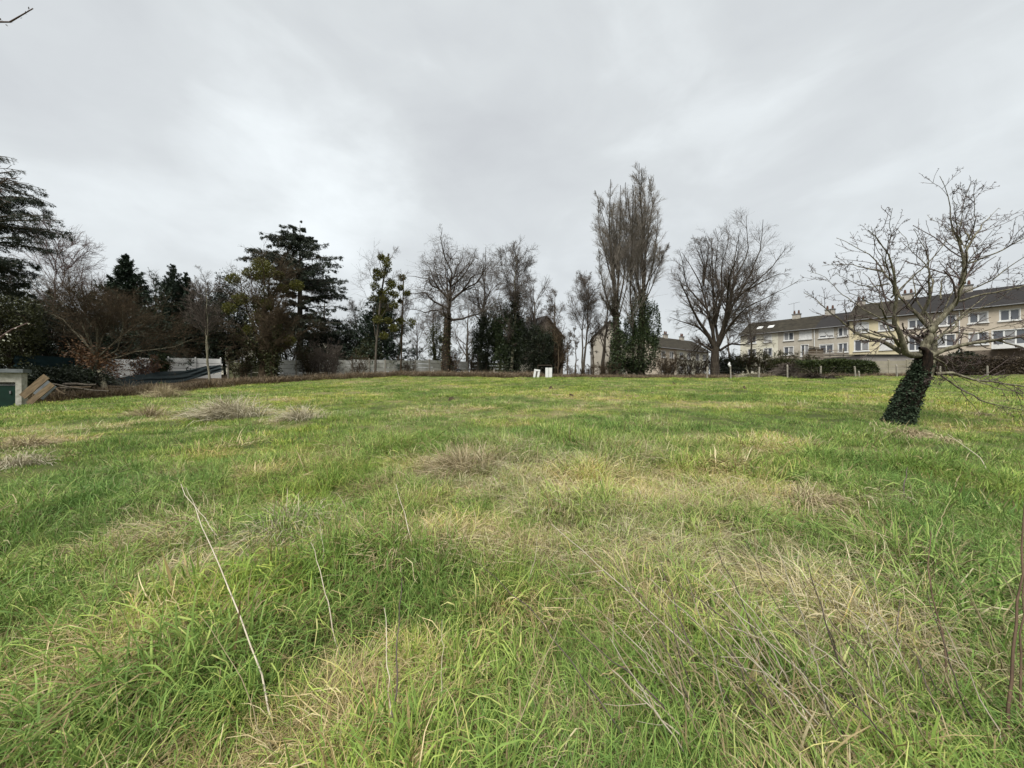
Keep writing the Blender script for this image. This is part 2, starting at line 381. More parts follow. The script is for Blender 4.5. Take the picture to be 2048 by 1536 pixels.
def ribbons(P, Wd, rng):
    """P (N,m,3) centre lines, Wd (N,) widths -> flat tapering blades"""
    Nn, m, _ = P.shape
    T = P[:, -1] - P[:, 0]
    side = nrm(np.cross(T, np.array([0, 0, 1.]) + .35 * rng.normal(size=T.shape)))
    prof = np.interp(np.linspace(0, 1, m), [0, .25, .7, 1], [.7, 1, .75, .06])
    o = side[:, None] * (Wd[:, None] * prof[None] * .5)[..., None]
    V = np.stack([P - o, P + o], 2).reshape(-1, 3)
    base = (np.arange(Nn)[:, None] * m + np.arange(m - 1)[None]) * 2
    return V, np.stack([base, base + 1, base + 3, base + 2], -1).reshape(-1, 4)
def tuft(name, rng, n, rad, h, w, lean=.5, curl=-.12, m=6, dry=.15, wander=.06, mats=None, common=0.):
    a = rng.uniform(0, 2 * math.pi, n); r = rad * np.sqrt(rng.uniform(0, 1, n))
    pos = np.stack([r * np.cos(a), r * np.sin(a), np.full(n, -.03)], 1)
    b2 = a + rng.normal(0, .9, n)
    d = np.stack([np.cos(b2), np.sin(b2), np.zeros(n)], 1) * (lean * rng.uniform(.2, 1.5, n))[:, None]; d[:, 0] += common; d[:, 2] = 1; d = nrm(d)
    Ln = rng.uniform(h[0], h[1], n)
    P = np.empty((n, m, 3)); P[:, 0] = pos; st = (Ln / (m - 1))[:, None]
    cu = (curl * rng.uniform(.3, 1.9, n))
    for i in range(1, m):
        P[:, i] = P[:, i - 1] + d * st
        d = d + wander * rng.normal(size=d.shape); d[:, 2] += cu * i * .6; d = nrm(d)
    P[:, 1:, 2] = np.maximum(P[:, 1:, 2], .008 + .02 * rng.uniform(size=(n, m - 1)))
    V, Fq = ribbons(P, w * rng.uniform(.6, 1.5, n), rng)
    me = mesh_np(name, V, [Fq], True)
    for q in mats or (G_GREEN, G_DRY): me.materials.append(q)
    isd = rng.uniform(size=n) < dry
    me.polygons.foreach_set('material_index', np.repeat(isd, m - 1).astype(np.int32))
    return me
def herb(name, rng):
    n = 9; a = np.arange(n) * 2.4 + rng.normal(0, .2, n); m = 6
    d = nrm(np.stack([np.cos(a), np.sin(a), rng.uniform(.35, 1.1, n)], 1)); P = walk(np.zeros((n, 3)), d, rng.uniform(.08, .16, n), m, .05, -.12, rng, -.03)
    side = nrm(np.cross(P[:, -1] - P[:, 0], [0, 0, 1.])); prof = np.array([.15, .35, .8, 1, .75, .08]); w = rng.uniform(.018, .034, n)
    o = side[:, None] * (w[:, None] * prof * .5)[..., None]; mid = P - np.array([0, 0, .006]); V = np.stack([P - o, mid, P + o], 2).reshape(-1, 3)
    b0 = (np.arange(n)[:, None] * m + np.arange(m - 1)) * 3; Fq = np.concatenate([np.stack([b0 + i, b0 + i + 1, b0 + i + 4, b0 + i + 3], -1).reshape(-1, 4) for i in (0, 1)])
    me = mesh_np(name, V, [Fq], True); me.materials.append(G_GREEN); me.materials.append(G_DRY); return me
TUFTS = bpy.data.collections.new('tuft_library')      # never linked to the scene: only the source of the instances
KIND = {}
def lib(kind, k, fn):
    KIND[kind] = []
    for i in range(k):
        o = bpy.data.objects.new('%03d_%s' % (len(TUFTS.objects), kind), fn(np.random.default_rng(1000 + 37 * len(TUFTS.objects))))
        TUFTS.objects.link(o); KIND[kind].append(len(TUFTS.objects) - 1)
lib('near', 6, lambda r: tuft('near', r, 68, .12, (.10, .30), .0046, .5, -.22, 7, .10, .05, common=.12))
lib('flop', 5, lambda r: tuft('flop', r, 64, .11, (.20, .42), .0052, .8, -.36, 8, .14, .05, common=.5))
lib('short', 5, lambda r: tuft('short', r, 80, .15, (.05, .15), .0048, .6, -.12, 4, .22, .08))
lib('matted', 6, lambda r: tuft('matted', r, 76, .17, (.18, .40), .0036, 2.2, -.30, 6, .72, .16))
lib('broad', 3, lambda r: tuft('broad', r, 22, .07, (.14, .28), .0085, .45, -.14, 7, .06, .03))
lib('herb', 4, lambda r: herb('herb', r))
lib('mid', 6, lambda r: tuft('mid', r, 60, .22, (.06, .19), .0090, .7, -.16, 4, .12, .08))
lib('midmat', 4, lambda r: tuft('midmat', r, 46, .28, (.16, .34), .0085, 2.0, -.3, 4, .70, .14))
lib('far', 5, lambda r: tuft('far', r, 44, .42, (.06, .16), .020, .9, -.10, 3, .08, .08))
lib('brown', 5, lambda r: tuft('brown', r, 50, .40, (.25, .70), .016, .9, -.12, 5, .5, .16, mats=(G_BROWN, G_BROWN)))
lib('brownlow', 4, lambda r: tuft('brownlow', r, 50, .45, (.15, .40), .018, 1.5, -.2, 4, .35, .16, mats=(G_BROWN, G_DRY)))

def scatter(name, pts, rot, scl, idx, tint, hue, label):
    me = bpy.data.meshes.new(name + '_points'); n = len(pts)
    me.vertices.add(n); me.vertices.foreach_set('co', pts.astype(np.float32).ravel())
    def fa(nm, v): me.attributes.new(nm, 'FLOAT', 'POINT').data.foreach_set('value', np.asarray(v, np.float32))
    me.attributes.new('rot', 'FLOAT_VECTOR', 'POINT').data.foreach_set('vector', rot.astype(np.float32).ravel())
    me.attributes.new('scl', 'FLOAT_VECTOR', 'POINT').data.foreach_set('vector', scl.astype(np.float32).ravel())
    me.attributes.new('idx', 'INT', 'POINT').data.foreach_set('value', idx.astype(np.int32))
    fa('tint', tint); fa('hue', hue)
    o = bpy.data.objects.new(name, me); COL.objects.link(o)
    ng = bpy.data.node_groups.new('scatter_' + name, 'GeometryNodeTree')
    ng.interface.new_socket('Geometry', in_out='INPUT', socket_type='NodeSocketGeometry')
    ng.interface.new_socket('Geometry', in_out='OUTPUT', socket_type='NodeSocketGeometry')
    gi = ng.nodes.new('NodeGroupInput'); go = ng.nodes.new('NodeGroupOutput')
    ci = ng.nodes.new('GeometryNodeCollectionInfo'); ci.inputs['Collection'].default_value = TUFTS
    ci.inputs['Separate Children'].default_value = True; ci.inputs['Reset Children'].default_value = True
    ip = ng.nodes.new('GeometryNodeInstanceOnPoints'); ip.inputs['Pick Instance'].default_value = True
    def na(nm, dt):
        q = ng.nodes.new('GeometryNodeInputNamedAttribute'); q.data_type = dt; q.inputs['Name'].default_value = nm; return q.outputs['Attribute']
    L(ng, gi.outputs[0], ip.inputs['Points']); L(ng, ci.outputs[0], ip.inputs['Instance'])
    L(ng, na('idx', 'INT'), ip.inputs['Instance Index']); L(ng, na('rot', 'FLOAT_VECTOR'), ip.inputs['Rotation']); L(ng, na('scl', 'FLOAT_VECTOR'), ip.inputs['Scale'])
    L(ng, ip.outputs[0], go.inputs[0])
    md = o.modifiers.new('scatter', 'NODES'); md.node_group = ng
    return tag(o, label, None, None, 'stuff')
def pick(kind, n, rng): return np.array(KIND[kind])[rng.integers(0, len(KIND[kind]), n)]
def field_points(rng, r0, r1, dens, pw):
    """density falls with distance; a fan a little wider than the view"""
    n = int(2 * 1.18 * dens * r0 ** pw * (r1 ** (2 - pw) - r0 ** (2 - pw)) / (2 - pw))
    u = rng.uniform(size=n); r = (r0 ** (2 - pw) + u * (r1 ** (2 - pw) - r0 ** (2 - pw))) ** (1 / (2 - pw))
    a = rng.uniform(-1.18, 1.18, n)
    return r * np.sin(a), r * np.cos(a), r
def make_grass():
    rng = np.random.default_rng(7)
    X, Y, Ix, Sc, Tl = [], [], [], [], []
    def put_(x, y, ix, sc, tilt): X.append(x); Y.append(y); Ix.append(ix); Sc.append(sc); Tl.append(tilt)
    # near band
    x, y, r = field_points(rng, .45, 8.0, 460, .62)
    x[:700] = rng.uniform(-3.2, 3.2, 700); y[:700] = rng.uniform(-.6, 1.6, 700)
    u = rng.uniform(size=len(x)); dr = dryness(x, y); lush = fbm(x, y, .9, 77, 2)
    ix = pick('near', len(x), rng)
    ix = np.where((lush > .50) & (u < .45), pick('flop', len(x), rng), ix)
    ix = np.where((dr > .50) & (u < .62), pick('matted', len(x), rng), ix)
    ix = np.where((dr > .33) & (u > .86), pick('matted', len(x), rng), ix)
    ix = np.where((lush < .40) & (u > .35) & (u < .7), pick('short', len(x), rng), ix)
    ix = np.where((fbm(x, y, 1.6, 99, 2) > .62) & (u > .80) & (r < 4), pick('broad', len(x), rng), ix)
    ix = np.where((u > .46) & (u < .49) & (r < 5), pick('herb', len(x), rng), ix); ix = np.where((u > .50) & (u < .60), pick('matted', len(x), rng), ix)
    put_(x, y, ix, rng.uniform(.6, 1.15, len(x)) * (.12 + .7 * lush + 1.15 * fbm(x, y, .5, 123, 2)), .14)
    # middle band
    x, y, r = field_points(rng, 6.0, 22, 36, .9)
    dr = dryness(x, y); u = rng.uniform(size=len(x)); lush = fbm(x, y, 1.4, 77, 2)
    ix = pick('mid', len(x), rng); ix = np.where((dr > .52) & (u < .5), pick('midmat', len(x), rng), ix)
    put_(x, y, ix, rng.uniform(.6, 1.1, len(x)) * (.05 + .8 * lush + 1.0 * fbm(x, y, .8, 124, 2)) * np.interp(r, [6, 12], [1.15, .9]), .1)
    # far band
    x, y, r = field_points(rng, 18, 62, 10, .8)
    k = beyond(x, y) < .3; x, y, r = x[k], y[k], r[k]
    put_(x, y, pick('far', len(x), rng), rng.uniform(.6, 1.15, len(x)), .1)
    X, Y, Ix, Sc, Tl = np.concatenate(X), np.concatenate(Y), np.concatenate(Ix), np.concatenate(Sc), np.concatenate([np.full(len(a), b_) for a, b_ in zip(X, Tl)])
    k = (beyond(X, Y) < .4); X, Y, Ix, Sc, Tl = X[k], Y[k], Ix[k], Sc[k], Tl[k]
    Z = H(X, Y)
    n = len(X)
    lean = fbm(X, Y, 1.2, 55, 2) * 9 + rng.normal(0, 1.0, n)      # neighbouring tufts lean the same way
    rot = np.stack([rng.normal(0, 1, n) * Tl, rng.normal(0, 1, n) * Tl, lean], 1)
    tint = np.clip(dryness(X, Y) * .80 + rng.normal(0, .10, n) - .04, 0, 1)
    hue = np.clip(.5 + 1.5 * (fbm(X, Y, 2.4, 13, 3) - .5) + .9 * (fbm(X, Y, .5, 15, 2) - .5) + .22 * np.clip((np.hypot(X, Y) - 4) / 14, 0, 1) - .08, 0, 1)
    scatter('meadow_grass', np.stack([X, Y, Z], 1), rot, np.stack([Sc, Sc, Sc * rng.uniform(.8, 1.2, n)], 1), Ix, tint, hue, 'rough green and straw coloured meadow grass covering the field')
    print('grass tufts', n)
def make_verge():
    rng = np.random.default_rng(17)
    n = 14000
    x = rng.uniform(-52, 62, n); y = np.interp(x, EDGE[:, 0], EDGE[:, 1]) + rng.uniform(-.5, 1, n) ** 1 * 0 + rng.gamma(1.4, 1.7, n) - .5
    k = (x < 27) | (y - np.interp(x, EDGE[:, 0], EDGE[:, 1]) > 1.5)
    x, y = x[k], y[k]; n = len(x)
    # green gaps left in the dead strip
    g = (fbm(x, y, 3.5, 66, 2) > .60) & (x < -12)
    ix = np.where(rng.uniform(size=n) < .45, pick('brown', n, rng), pick('brownlow', n, rng)); ix = np.where(g, pick('far', n, rng), ix)
    sc = rng.uniform(.5, 1.15, n) * np.where(x > 3, .8, 1.25)
    scatter('undergrowth', np.stack([x, y, H(x, y)], 1), np.stack([rng.normal(0, .15, n), rng.normal(0, .15, n), rng.uniform(0, 6.28, n)], 1), np.stack([sc] * 3, 1), ix,
            np.clip(rng.normal(.48, .16, n), 0, 1), np.clip(rng.normal(.5, .15, n), 0, 1), 'dead brown undergrowth along the far edge of the field')
make_grass()
make_verge()

# individual tussocks of pale dead grass
def tussock(px, py, rad, h, n, label, matr, w=.01, lean=.5, seed=0, name='grass_tussock', curl=-.1, cat='tussock', sq=1.):
    rng = np.random.default_rng(500 + seed)
    x, y = hit(px, py)
    a = rng.uniform(0, 2 * math.pi, n); r = rad * np.abs(rng.normal(0, .45, n))
    P0 = np.stack([r * np.cos(a), r * np.sin(a) * sq, 0 * a], 1)
    P0[:, 2] = H(x + P0[:, 0], y + P0[:, 1]) - h1(x, y) - .02
    d = np.stack([np.cos(a), np.sin(a), 0 * a], 1) * (lean * rng.uniform(.1, 1.8, n) * (.4 + r / rad))[:, None] + .25 * rng.normal(size=(n, 3)); wa = rng.uniform(0, 6.28); d[:, 0] += .55 * lean * math.cos(wa) + .3 * np.sin(5 * P0[:, 1] / rad); d[:, 1] += .55 * lean * math.sin(wa) * .5; d[:, 2] = .8; d = nrm(d)
    P = walk(P0, d, rng.uniform(.45, 1.1, n) * h, 6, .09, curl, rng, curl)
    P[:, :, 2] = np.maximum(P[:, :, 2], P0[:, None, 2] + .01)
    V, Fq = ribbons(P, w * rng.uniform(.6, 1.4, n), rng)
    o = put(name, mesh_np(name, V, [Fq], True), matr, None, (x, y, h1(x, y)))
    tag(o, label, cat); return o
tussock(455, 838, 1.3, 1.0, 1500, 'large pale dead grass tussock in the left of the field, widest of the tussocks', STRAW_PALE, .014, .55, 1, sq=.6)
tussock(300, 835, .62, .62, 500, 'small brownish dead tussock left of the widest pale tussock', STRAW, .013, .6, 2)
tussock(602, 838, .75, .62, 560, 'low pale dead tussock right of the widest pale tussock', STRAW_PALE, .012, .6, 3)
tussock(575, 1075, .60, .50, 620, 'grey straw coloured tussock of arching blades in the near left grass', STRAW_PALE, .0065, .75, 4, curl=-.14)
tussock(925, 945, .95, .58, 620, 'wispy pale tussock near the centre with tall thin stems', STRAW, .0085, .55, 5, sq=.6)
tussock(1140, 1000, .75, .36, 600, 'flattened straw tussock lying over in the middle grass', STRAW_PALE, .0075, 1.3, 6, curl=-.22, sq=.6)
tussock(20, 935, .55, .55, 600, 'drooping heap of grey dead grass at the left edge', STRAW_PALE, .009, 1.0, 7, curl=-.2)
tussock(60, 895, .85, .45, 700, 'brown dead grass clump behind the drooping heap at the left edge', STRAW, .01, .8, 8)
tussock(330, 795, 1.3, .9, 700, 'rusty dead grass clump at the field edge below the net', STRAW, .016, .5, 9, sq=.5)
tussock(1620, 1020, .75, .55, 900, 'matted pale dead grass on the right of the field', STRAW, .0075, 1.5, 10, curl=-.22, sq=.6)
tussock(1830, 872, .75, .35, 800, 'brownish heap of dead grass beside the leaning trunk', STRAW, .010, .9, 11, sq=.5, curl=-.2)
tussock(1885, 884, .30, .30, 300, 'small round clump of dead grass right of the brownish heap', STRAW, .010, .9, 12, curl=-.2)
tussock(1960, 832, .6, .25, 260, 'low dead grass clump on the slope right of the fruit tree', STRAW, .012, .9, 13, sq=.5)

tussock(1826, 940, .22, .22, 260, 'small dark green weed clump in the bright grass right of centre', LEAF_OLIVE, .012, .8, 14, name='weed_clump', cat='weed')
for k, (px, py, r, lb) in enumerate(((1102, 777, .15, 'dark molehill below the upright white board'), (1143, 794, .15, 'dark molehill a little lower and right of the one below the white board'), (903, 801, .18, 'flat dark molehill below the oak'),
        (1348, 769, .14, 'dark molehill below the brown brambles right of the poplars'), (1488, 778, .13, 'small dark molehill below the broad bare tree'), (1215, 771, .12, 'smallest dark molehill below the poplars'))):
    x, y = hit(px, py); rg = np.random.default_rng(700 + k); a = np.linspace(0, 2 * math.pi, 15)[:-1]; rr = np.array([1.0, .75, .4, .1])
    V = np.array([(r * q * math.cos(t_) * (1 + .25 * rg.normal()), r * q * math.sin(t_) * (1 + .25 * rg.normal()), (.16 * (1 - q ** 2) - .03) * (1 + .3 * rg.normal())) for q in rr for t_ in a])
    Fq = [(i * 14 + j, i * 14 + (j + 1) % 14, (i + 1) * 14 + (j + 1) % 14, (i + 1) * 14 + j) for i in range(3) for j in range(14)]
    o = put('molehill', mesh_np('molehill', V, [np.array(Fq), np.arange(42, 56)[None]]), BARK_BROWN, None, (x, y, h1(x, y) + .0)); tag(o, lb, 'molehill', 'molehills in the field')
# ------------------------------------------------------------------ bare trees
def join(groups):
    Vs, Fs, n = [], [], 0
    for V, Fl in groups:
        Vs.append(V)
        for f in Fl: Fs.append(f + n)
        n += len(V)
    return np.concatenate(Vs), Fs
def limbs_px(paths, Y, base, rng, m=10, depth=.35):
    """limbs read off the photograph at the tree's real distance; each leans its own way in depth"""
    out_ = []
    Xb, Zb = base
    for pth in paths:
        pts = np.array([(gx(a, Y) - Xb, 0, gz(b_, Y) - Zb) for a, b_ in pth])
        s = np.r_[0, np.cumsum(np.linalg.norm(np.diff(pts, axis=0), axis=1))]
        dy = rng.uniform(-1, 1) * depth
        pts[:, 1] = dy * s * np.clip(s / max(s[-1], .1), .1, 1) + 0.03 * s * rng.normal(size=len(s))
        out_.append(pts)
    return out_
def zoomed(ox, oy, sc, pts): return [(ox + a / sc, oy + b_ / sc) for a, b_ in pts]
def taper_limb(P, r0, r1, m=12):
    Q = resample(P, m); return Q, np.linspace(r0, r1, m) ** 1.0
def finish_tree(name, label, loc, trunk, crown, tb=BARK_GREY, cb=BARK_TWIG, group=None, cat='tree', kinds=None, rz=0):
    """trunk / crown: lists of (P, R, sides)"""
    t_ = thing(name, label, cat, loc, rz, group)
    V, Fc = join([tubes(P, R, k) for P, R, k in trunk]); put('trunk', mesh_np('trunk', V, Fc, True), tb, t_)
    V, Fc = join([tubes(P, R, k) for P, R, k in crown]); tag(put('crown', mesh_np('crown', V, Fc, True), cb, t_))
    return t_
def bare(seed, height, trunk_r, crown_c, crown_r, fork=.3, n1=9, ang1=(15, 45), n=(7, 6, 6), wander=.16, up=.06, twig=.014, lean=(0, 0), trunks=1, spread=.0, up1=.05, tw=.12, dens=1.):
    """generic bare tree in local space -> trunk list, crown list"""
    rng = np.random.default_rng(seed)
    T = []
    P = np.zeros((trunks, 14, 3)); s = np.linspace(0, 1, 14)
    for k in range(trunks):
        a = rng.uniform(0, 6.28)
        P[k, :, 0] = lean[0] * s * height + spread * math.cos(a) * s ** .8 * height + .012 * height * np.cumsum(rng.normal(size=14)) * .5
        P[k, :, 1] = lean[1] * s * height + spread * math.sin(a) * s ** .8 * height + .012 * height * np.cumsum(rng.normal(size=14)) * .5
        P[k, :, 2] = s * height * (.88 if trunks == 1 else rng.uniform(.75, .92)) - .1
    R = trunk_r * np.interp(s, [0, .04, .3, 1], [1.35, 1.0, .75, .07])[None] * np.ones((trunks, 1))
    ang1 = (ang1[0] + 6, ang1[1] + 16)
    if trunks > 1: R = R * rng.uniform(.6, 1, (trunks, 1))
    env = (np.array(crown_c, float), np.array(crown_r, float))
    c1, r1 = spawn(P, R, n1, rng, t=(fork, .97), ang=ang1, absl=max(crown_r[0] * 1.5, height * .30), ln=1.0, var=.3, m=9, wander=wander * .55, up=up1, rr=.5, rmin=.03, taper=.18, env=env, fall=.35)
    c2, r2 = spawn(c1, r1, n[0], rng, t=(.12, 1), ang=(20, 48), ln=.50, m=6, wander=wander * .8, up=up, rr=.5, rmin=twig * 1.1, taper=.4, env=env, fall=.3)
    top = P[:, 6:]; c2b, r2b = spawn(top, R[:, 6:], int(n1), rng, t=(.1, 1), ang=(25, 60), absl=crown_r[0] * .6, ln=1., m=6, wander=wander, up=up, rr=.4, rmin=twig * 1.3, taper=.35, env=env)
    c2 = np.concatenate([c2, c2b]); r2 = np.concatenate([r2, r2b])
    c3, r3 = spawn(c2, r2, n[1], rng, t=(.1, 1), ang=(20, 50), ln=.60, m=4, wander=tw, up=up, rr=.6, rmin=twig * .8, taper=.55, fall=.3)
    c4, r4 = spawn(c3, r3, int(n[2] * dens), rng, t=(.1, 1), ang=(20, 50), ln=.75, m=3, wander=tw, up=up, rr=.7, rmin=twig * .55, taper=.6, fall=.2)
    return [(P, R, 8)], [(c1, r1, 5), (c2, r2, 4), (c3, r3, 3), (c4, r4, 3)]
def guided(seed, Y, base_px, paths, r0, r1=.05, n=(8, 6, 6), depth=.5, wander=.2, up=.03, twig=.015, ang=(25, 60), ln=.45, fall=.35, m=14, tlim=1, kink=.05, trunkpaths=1, extra=0, ln3=.55):
    rng = np.random.default_rng(seed)
    X = gx(base_px[0], Y); zb = h1(X, Y)
    ps = limbs_px(paths, Y, (X, zb), rng, depth=depth)
    T, Lm = [], []
    for i, p in enumerate(ps):
        if i < trunkpaths: p[:, 1] *= .3; p[0, 2] = -.15
        q = resample(p, m)
        if i >= trunkpaths: q[1:] += kink * np.cumsum(rng.normal(size=(m - 1, 3)), 0) * .4
        rr = (r0[i] if i < len(r0) else r0[-1])
        R = r1 + (rr - r1) * (1 - np.linspace(0, 1, m)) ** 1.35 if i >= trunkpaths else np.linspace(rr, rr * .72, m)
        if i < trunkpaths: R[0] *= 1.35; R[1] *= 1.08
        (T if i < trunkpaths else Lm).append((q, R))
    P = np.array([q for q, _ in Lm]); R = np.array([r for _, r in Lm])
    if extra:                                     # limbs towards and away from the viewer, the same habit as those seen from the front
        idx = rng.integers(0, len(P), extra); Q = P[idx].copy(); a = rng.choice([-1, 1], extra) * rng.uniform(.8, 1.7, extra)
        x = Q[:, :, 0] - Q[:, :1, 0]; y = Q[:, :, 1] - Q[:, :1, 1]
        Q[:, :, 0] = Q[:, :1, 0] + x * np.cos(a)[:, None] - y * np.sin(a)[:, None]; Q[:, :, 1] = Q[:, :1, 1] + x * np.sin(a)[:, None] + y * np.cos(a)[:, None]
        P = np.concatenate([P, Q]); R = np.concatenate([R, R[idx] * .8])
    c2, r2 = spawn(P, R, n[0], rng, t=(.2, .94), ang=ang, ln=ln, m=7, wander=wander, up=up, rr=.45, rmin=twig * 1.1, taper=.4, fall=fall)
    c3, r3 = spawn(np.concatenate([c2, ]), r2, n[1], rng, t=(.1, 1), ang=ang, ln=ln3, m=5, wander=wander, up=up, rr=.6, rmin=twig * .8, taper=.5, fall=.3)
    c4, r4 = spawn(c3, r3, n[2], rng, t=(.1, 1), ang=ang, ln=.7, m=3, wander=wander, up=up, rr=.7, rmin=twig * .55, taper=.6, fall=.2)
    tr = [(np.array([q]), np.array([r]), 9) for q, r in T] + [(P, R, 6)]
    return (X, Y, zb), tr, [(c2, r2, 4), (c3, r3, 3), (c4, r4, 3)]
def leafpart(parent, name, pos, d, Ln, Wd, m, rng, label=None):
    V, Fq = leaves(pos, d, Ln, Wd, rng)
    o = put(name, mesh_np(name, V, Fq), m, parent)
    if label: o['label'] = label
    return o
def ivy_on(parent, P, R, t1, n, thick, rng, size=.16, m=IVY, name='ivy', z0=0.):
    pos, tan = along(P[:, :max(2, int(P.shape[1] * t1))], n, rng)
    k = pos[:, 2] > z0; pos, tan = pos[k], tan[k]
    off = nrm(np.cross(tan, rng.normal(size=pos.shape)))
    rr = (np.mean(R) + np.abs(rng.normal(0, thick, len(pos)))) * (1.25 - .55 * np.clip(pos[:, 2] / max(pos[:, 2].max(), 1), 0, 1))
    pos = pos + off * rr[:, None]
    d = nrm(off + .8 * rng.normal(size=pos.shape)); d[:, 2] -= .3
    return leafpart(parent, name, pos, nrm(d), size * rng.uniform(.6, 1.3, len(pos)), size * rng.uniform(.5, 1., len(pos)), m, rng)

# the old oak before the concrete fence
Z5 = lambda *p: zoomed(780, 440, 4.518, p)
loc, tr, cr_ = guided(11, 48.6, (892, 752), [
    Z5((505, 1412), (508, 1200), (520, 1000), (532, 850)),
    Z5((530, 860), (550, 700), (545, 600), (545, 540), (575, 480), (590, 400), (640, 300), (650, 180)),
    Z5((545, 560), (560, 470), (500, 350), (480, 200), (490, 110)),
    Z5((540, 720), (480, 660), (430, 610), (370, 590), (340, 520), (250, 500), (130, 460)),
    Z5((522, 800), (400, 740), (350, 700), (310, 650), (200, 650), (110, 640)),
    Z5((512, 880), (430, 820), (310, 860), (250, 845), (180, 845)),
    Z5((555, 730), (640, 650), (680, 600), (720, 530), (830, 500), (920, 440)),
    Z5((560, 720), (700, 620), (790, 580), (820, 520), (870, 440), (870, 300)),
    Z5((540, 900), (640, 890), (720, 860), (800, 850), (900, 780), (950, 730)),
    Z5((547, 600), (600, 560), (660, 510), (700, 440), (760, 360), (790, 260)),
    Z5((480, 665), (400, 560), (330, 400), (250, 340)),
    Z5((535, 800), (500, 650), (420, 500), (380, 350), (400, 240)),
    Z5((550, 700), (610, 500), (700, 330), (730, 210))],
    [.56, .24, .12, .15, .15, .12, .16, .14, .17, .11, .09, .11, .11], .026, n=(9, 6, 6), depth=.35, wander=.34, up=.02, twig=.013, kink=.10, extra=9, ang=(30, 70), ln=.46, fall=.62, ln3=.5)
oak = finish_tree('oak_tree', 'old gnarled bare oak with thick twisted limbs standing before the concrete fence', loc, tr, cr_, BARK_DARK, BARK_TWIG)
rng = np.random.default_rng(5)
ivy_on(oak, tr[0][0], tr[0][1] * .8, .95, 500, .10, rng, .16, COPPER, 'dead_ivy')
ivy_on(oak, tr[0][0], tr[0][1] * .9, 1, 700, .12, rng, .20, LEAF_OLIVE, 'ivy')

# the broad bare tree right of the poplars
Z7 = lambda *p: zoomed(1300, 440, 4.5175, p)
loc, tr, cr_ = guided(23, 42.0, (1430, 752), [
    Z7((590, 1412), (588, 1280), (592, 1150)),
    Z7((590, 1180), (570, 1000), (580, 850), (590, 650), (600, 450), (600, 250), (590, 130)),
    Z7((580, 1150), (500, 1010), (400, 900), (310, 780), (220, 650), (140, 540)),
    Z7((585, 1140), (560, 1000), (510, 800), (480, 600), (400, 450), (330, 270)),
    Z7((605, 1140), (680, 950), (720, 800), (770, 560), (820, 350), (850, 60)),
    Z7((620, 1120), (700, 900), (760, 720), (900, 570), (1030, 460), (1110, 310)),
    Z7((600, 1170), (700, 1000), (850, 850), (1000, 780), (1170, 700)),
    Z7((570, 1110), (430, 960), (300, 930), (140, 890)),
    Z7((510, 800), (420, 700), (340, 620), (290, 450), (240, 310)),
    Z7((590, 950), (650, 640), (640, 430), (690, 250), (690, 120)),
    Z7((720, 820), (800, 680), (900, 480), (950, 300), (930, 50)),
    Z7((480, 600), (500, 400), (480, 250), (450, 160)),
    Z7((760, 720), (850, 640), (980, 560), (1100, 500), (1190, 500)),
    Z7((590, 700), (540, 480), (560, 300), (540, 170)),
    Z7((630, 1180), (720, 1120), (850, 1130), (1000, 1080), (1150, 1090)),
    Z7((560, 1180), (470, 1110), (330, 1260))],
    [.52, .22, .24, .20, .25, .22, .18, .16, .12, .14, .14, .10, .12, .10, .14, .15], .022, n=(13, 6, 5), depth=.30, wander=.11, up=.03, twig=.011, kink=.06, extra=10, ang=(22, 52), ln=.36, fall=.72, ln3=.6)
finish_tree('bare_tree', 'broad bare tree with fanned ascending boughs right of the two poplars', loc, tr, cr_, BARK_DARK, BARK_TWIG)

# the two poplars
Z6 = lambda *p: zoomed(1050, 320, 3.34, p)
def poplar(seed, base, Y, paths, r0, label, ivy_n, ivy_c):
    loc, tr, cr_ = guided(seed, Y, base, paths, r0, .03, n=(32, 6, 5), depth=.14, wander=.09, up=.06, twig=.0115, kink=.04, extra=6, ang=(16, 40), ln=.24, ln3=.6, fall=.84)
    o = finish_tree('poplar_tree', label, loc, tr, cr_, BARK_DARK, BARK_POPLAR_TWIG, 'poplars')
    rg = np.random.default_rng(seed)
    ivy_on(o, tr[0][0], tr[0][1], 1, 1100, .16, rg, .20)
    for (cx, cz, rx, rz_, n) in ivy_c:
        n = int(n * 1.7)
        q = nrm(rg.normal(size=(n, 3))) * rg.uniform(.45, 1, (n, 1)) ** .6
        lump = 1 + .35 * (fbm(q[:, 0] * 4 + 3, q[:, 2] * 5 + q[:, 1] * 3, 1.0, seed, 2) - .5)
        pos = q * np.array([rx, min(rx, 1.6), rz_]) * lump[:, None] + (gx(cx, Y) - loc[0], 0, gz(cz, Y) - loc[2])
        d = nrm(q + .8 * rg.normal(size=q.shape)); leafpart(o, 'ivy', pos, d, .19 * rg.uniform(.6, 1.3, n), .15 * rg.uniform(.5, 1, n), IVY, rg)
    return o
poplar(31, (1238, 745), 45.0, [
    Z6((622, 1420), (615, 1250), (608, 1000), (600, 910)),
    Z6((600, 930), (575, 700), (560, 500), (545, 190)),
    Z6((610, 950), (625, 800), (640, 500), (645, 160)),
    Z6((600, 1050), (540, 920), (500, 760), (480, 620)),
    Z6((605, 900), (590, 760), (600, 450), (590, 250)),
    Z6((580, 800), (530, 600), (500, 420), (505, 260)),
    Z6((620, 1000), (660, 800), (680, 500), (670, 220)),
    Z6((590, 1050), (560, 1000), (500, 880)),
    Z6((620, 1080), (680, 850), (700, 600), (705, 240))], [.45, .15, .15, .09, .10, .09, .11, .07],
    'left poplar of two tall bare ones, dark ivied trunk splitting into several upright stems', 0, [(1236, 700, .9, 2.6, 1500)])
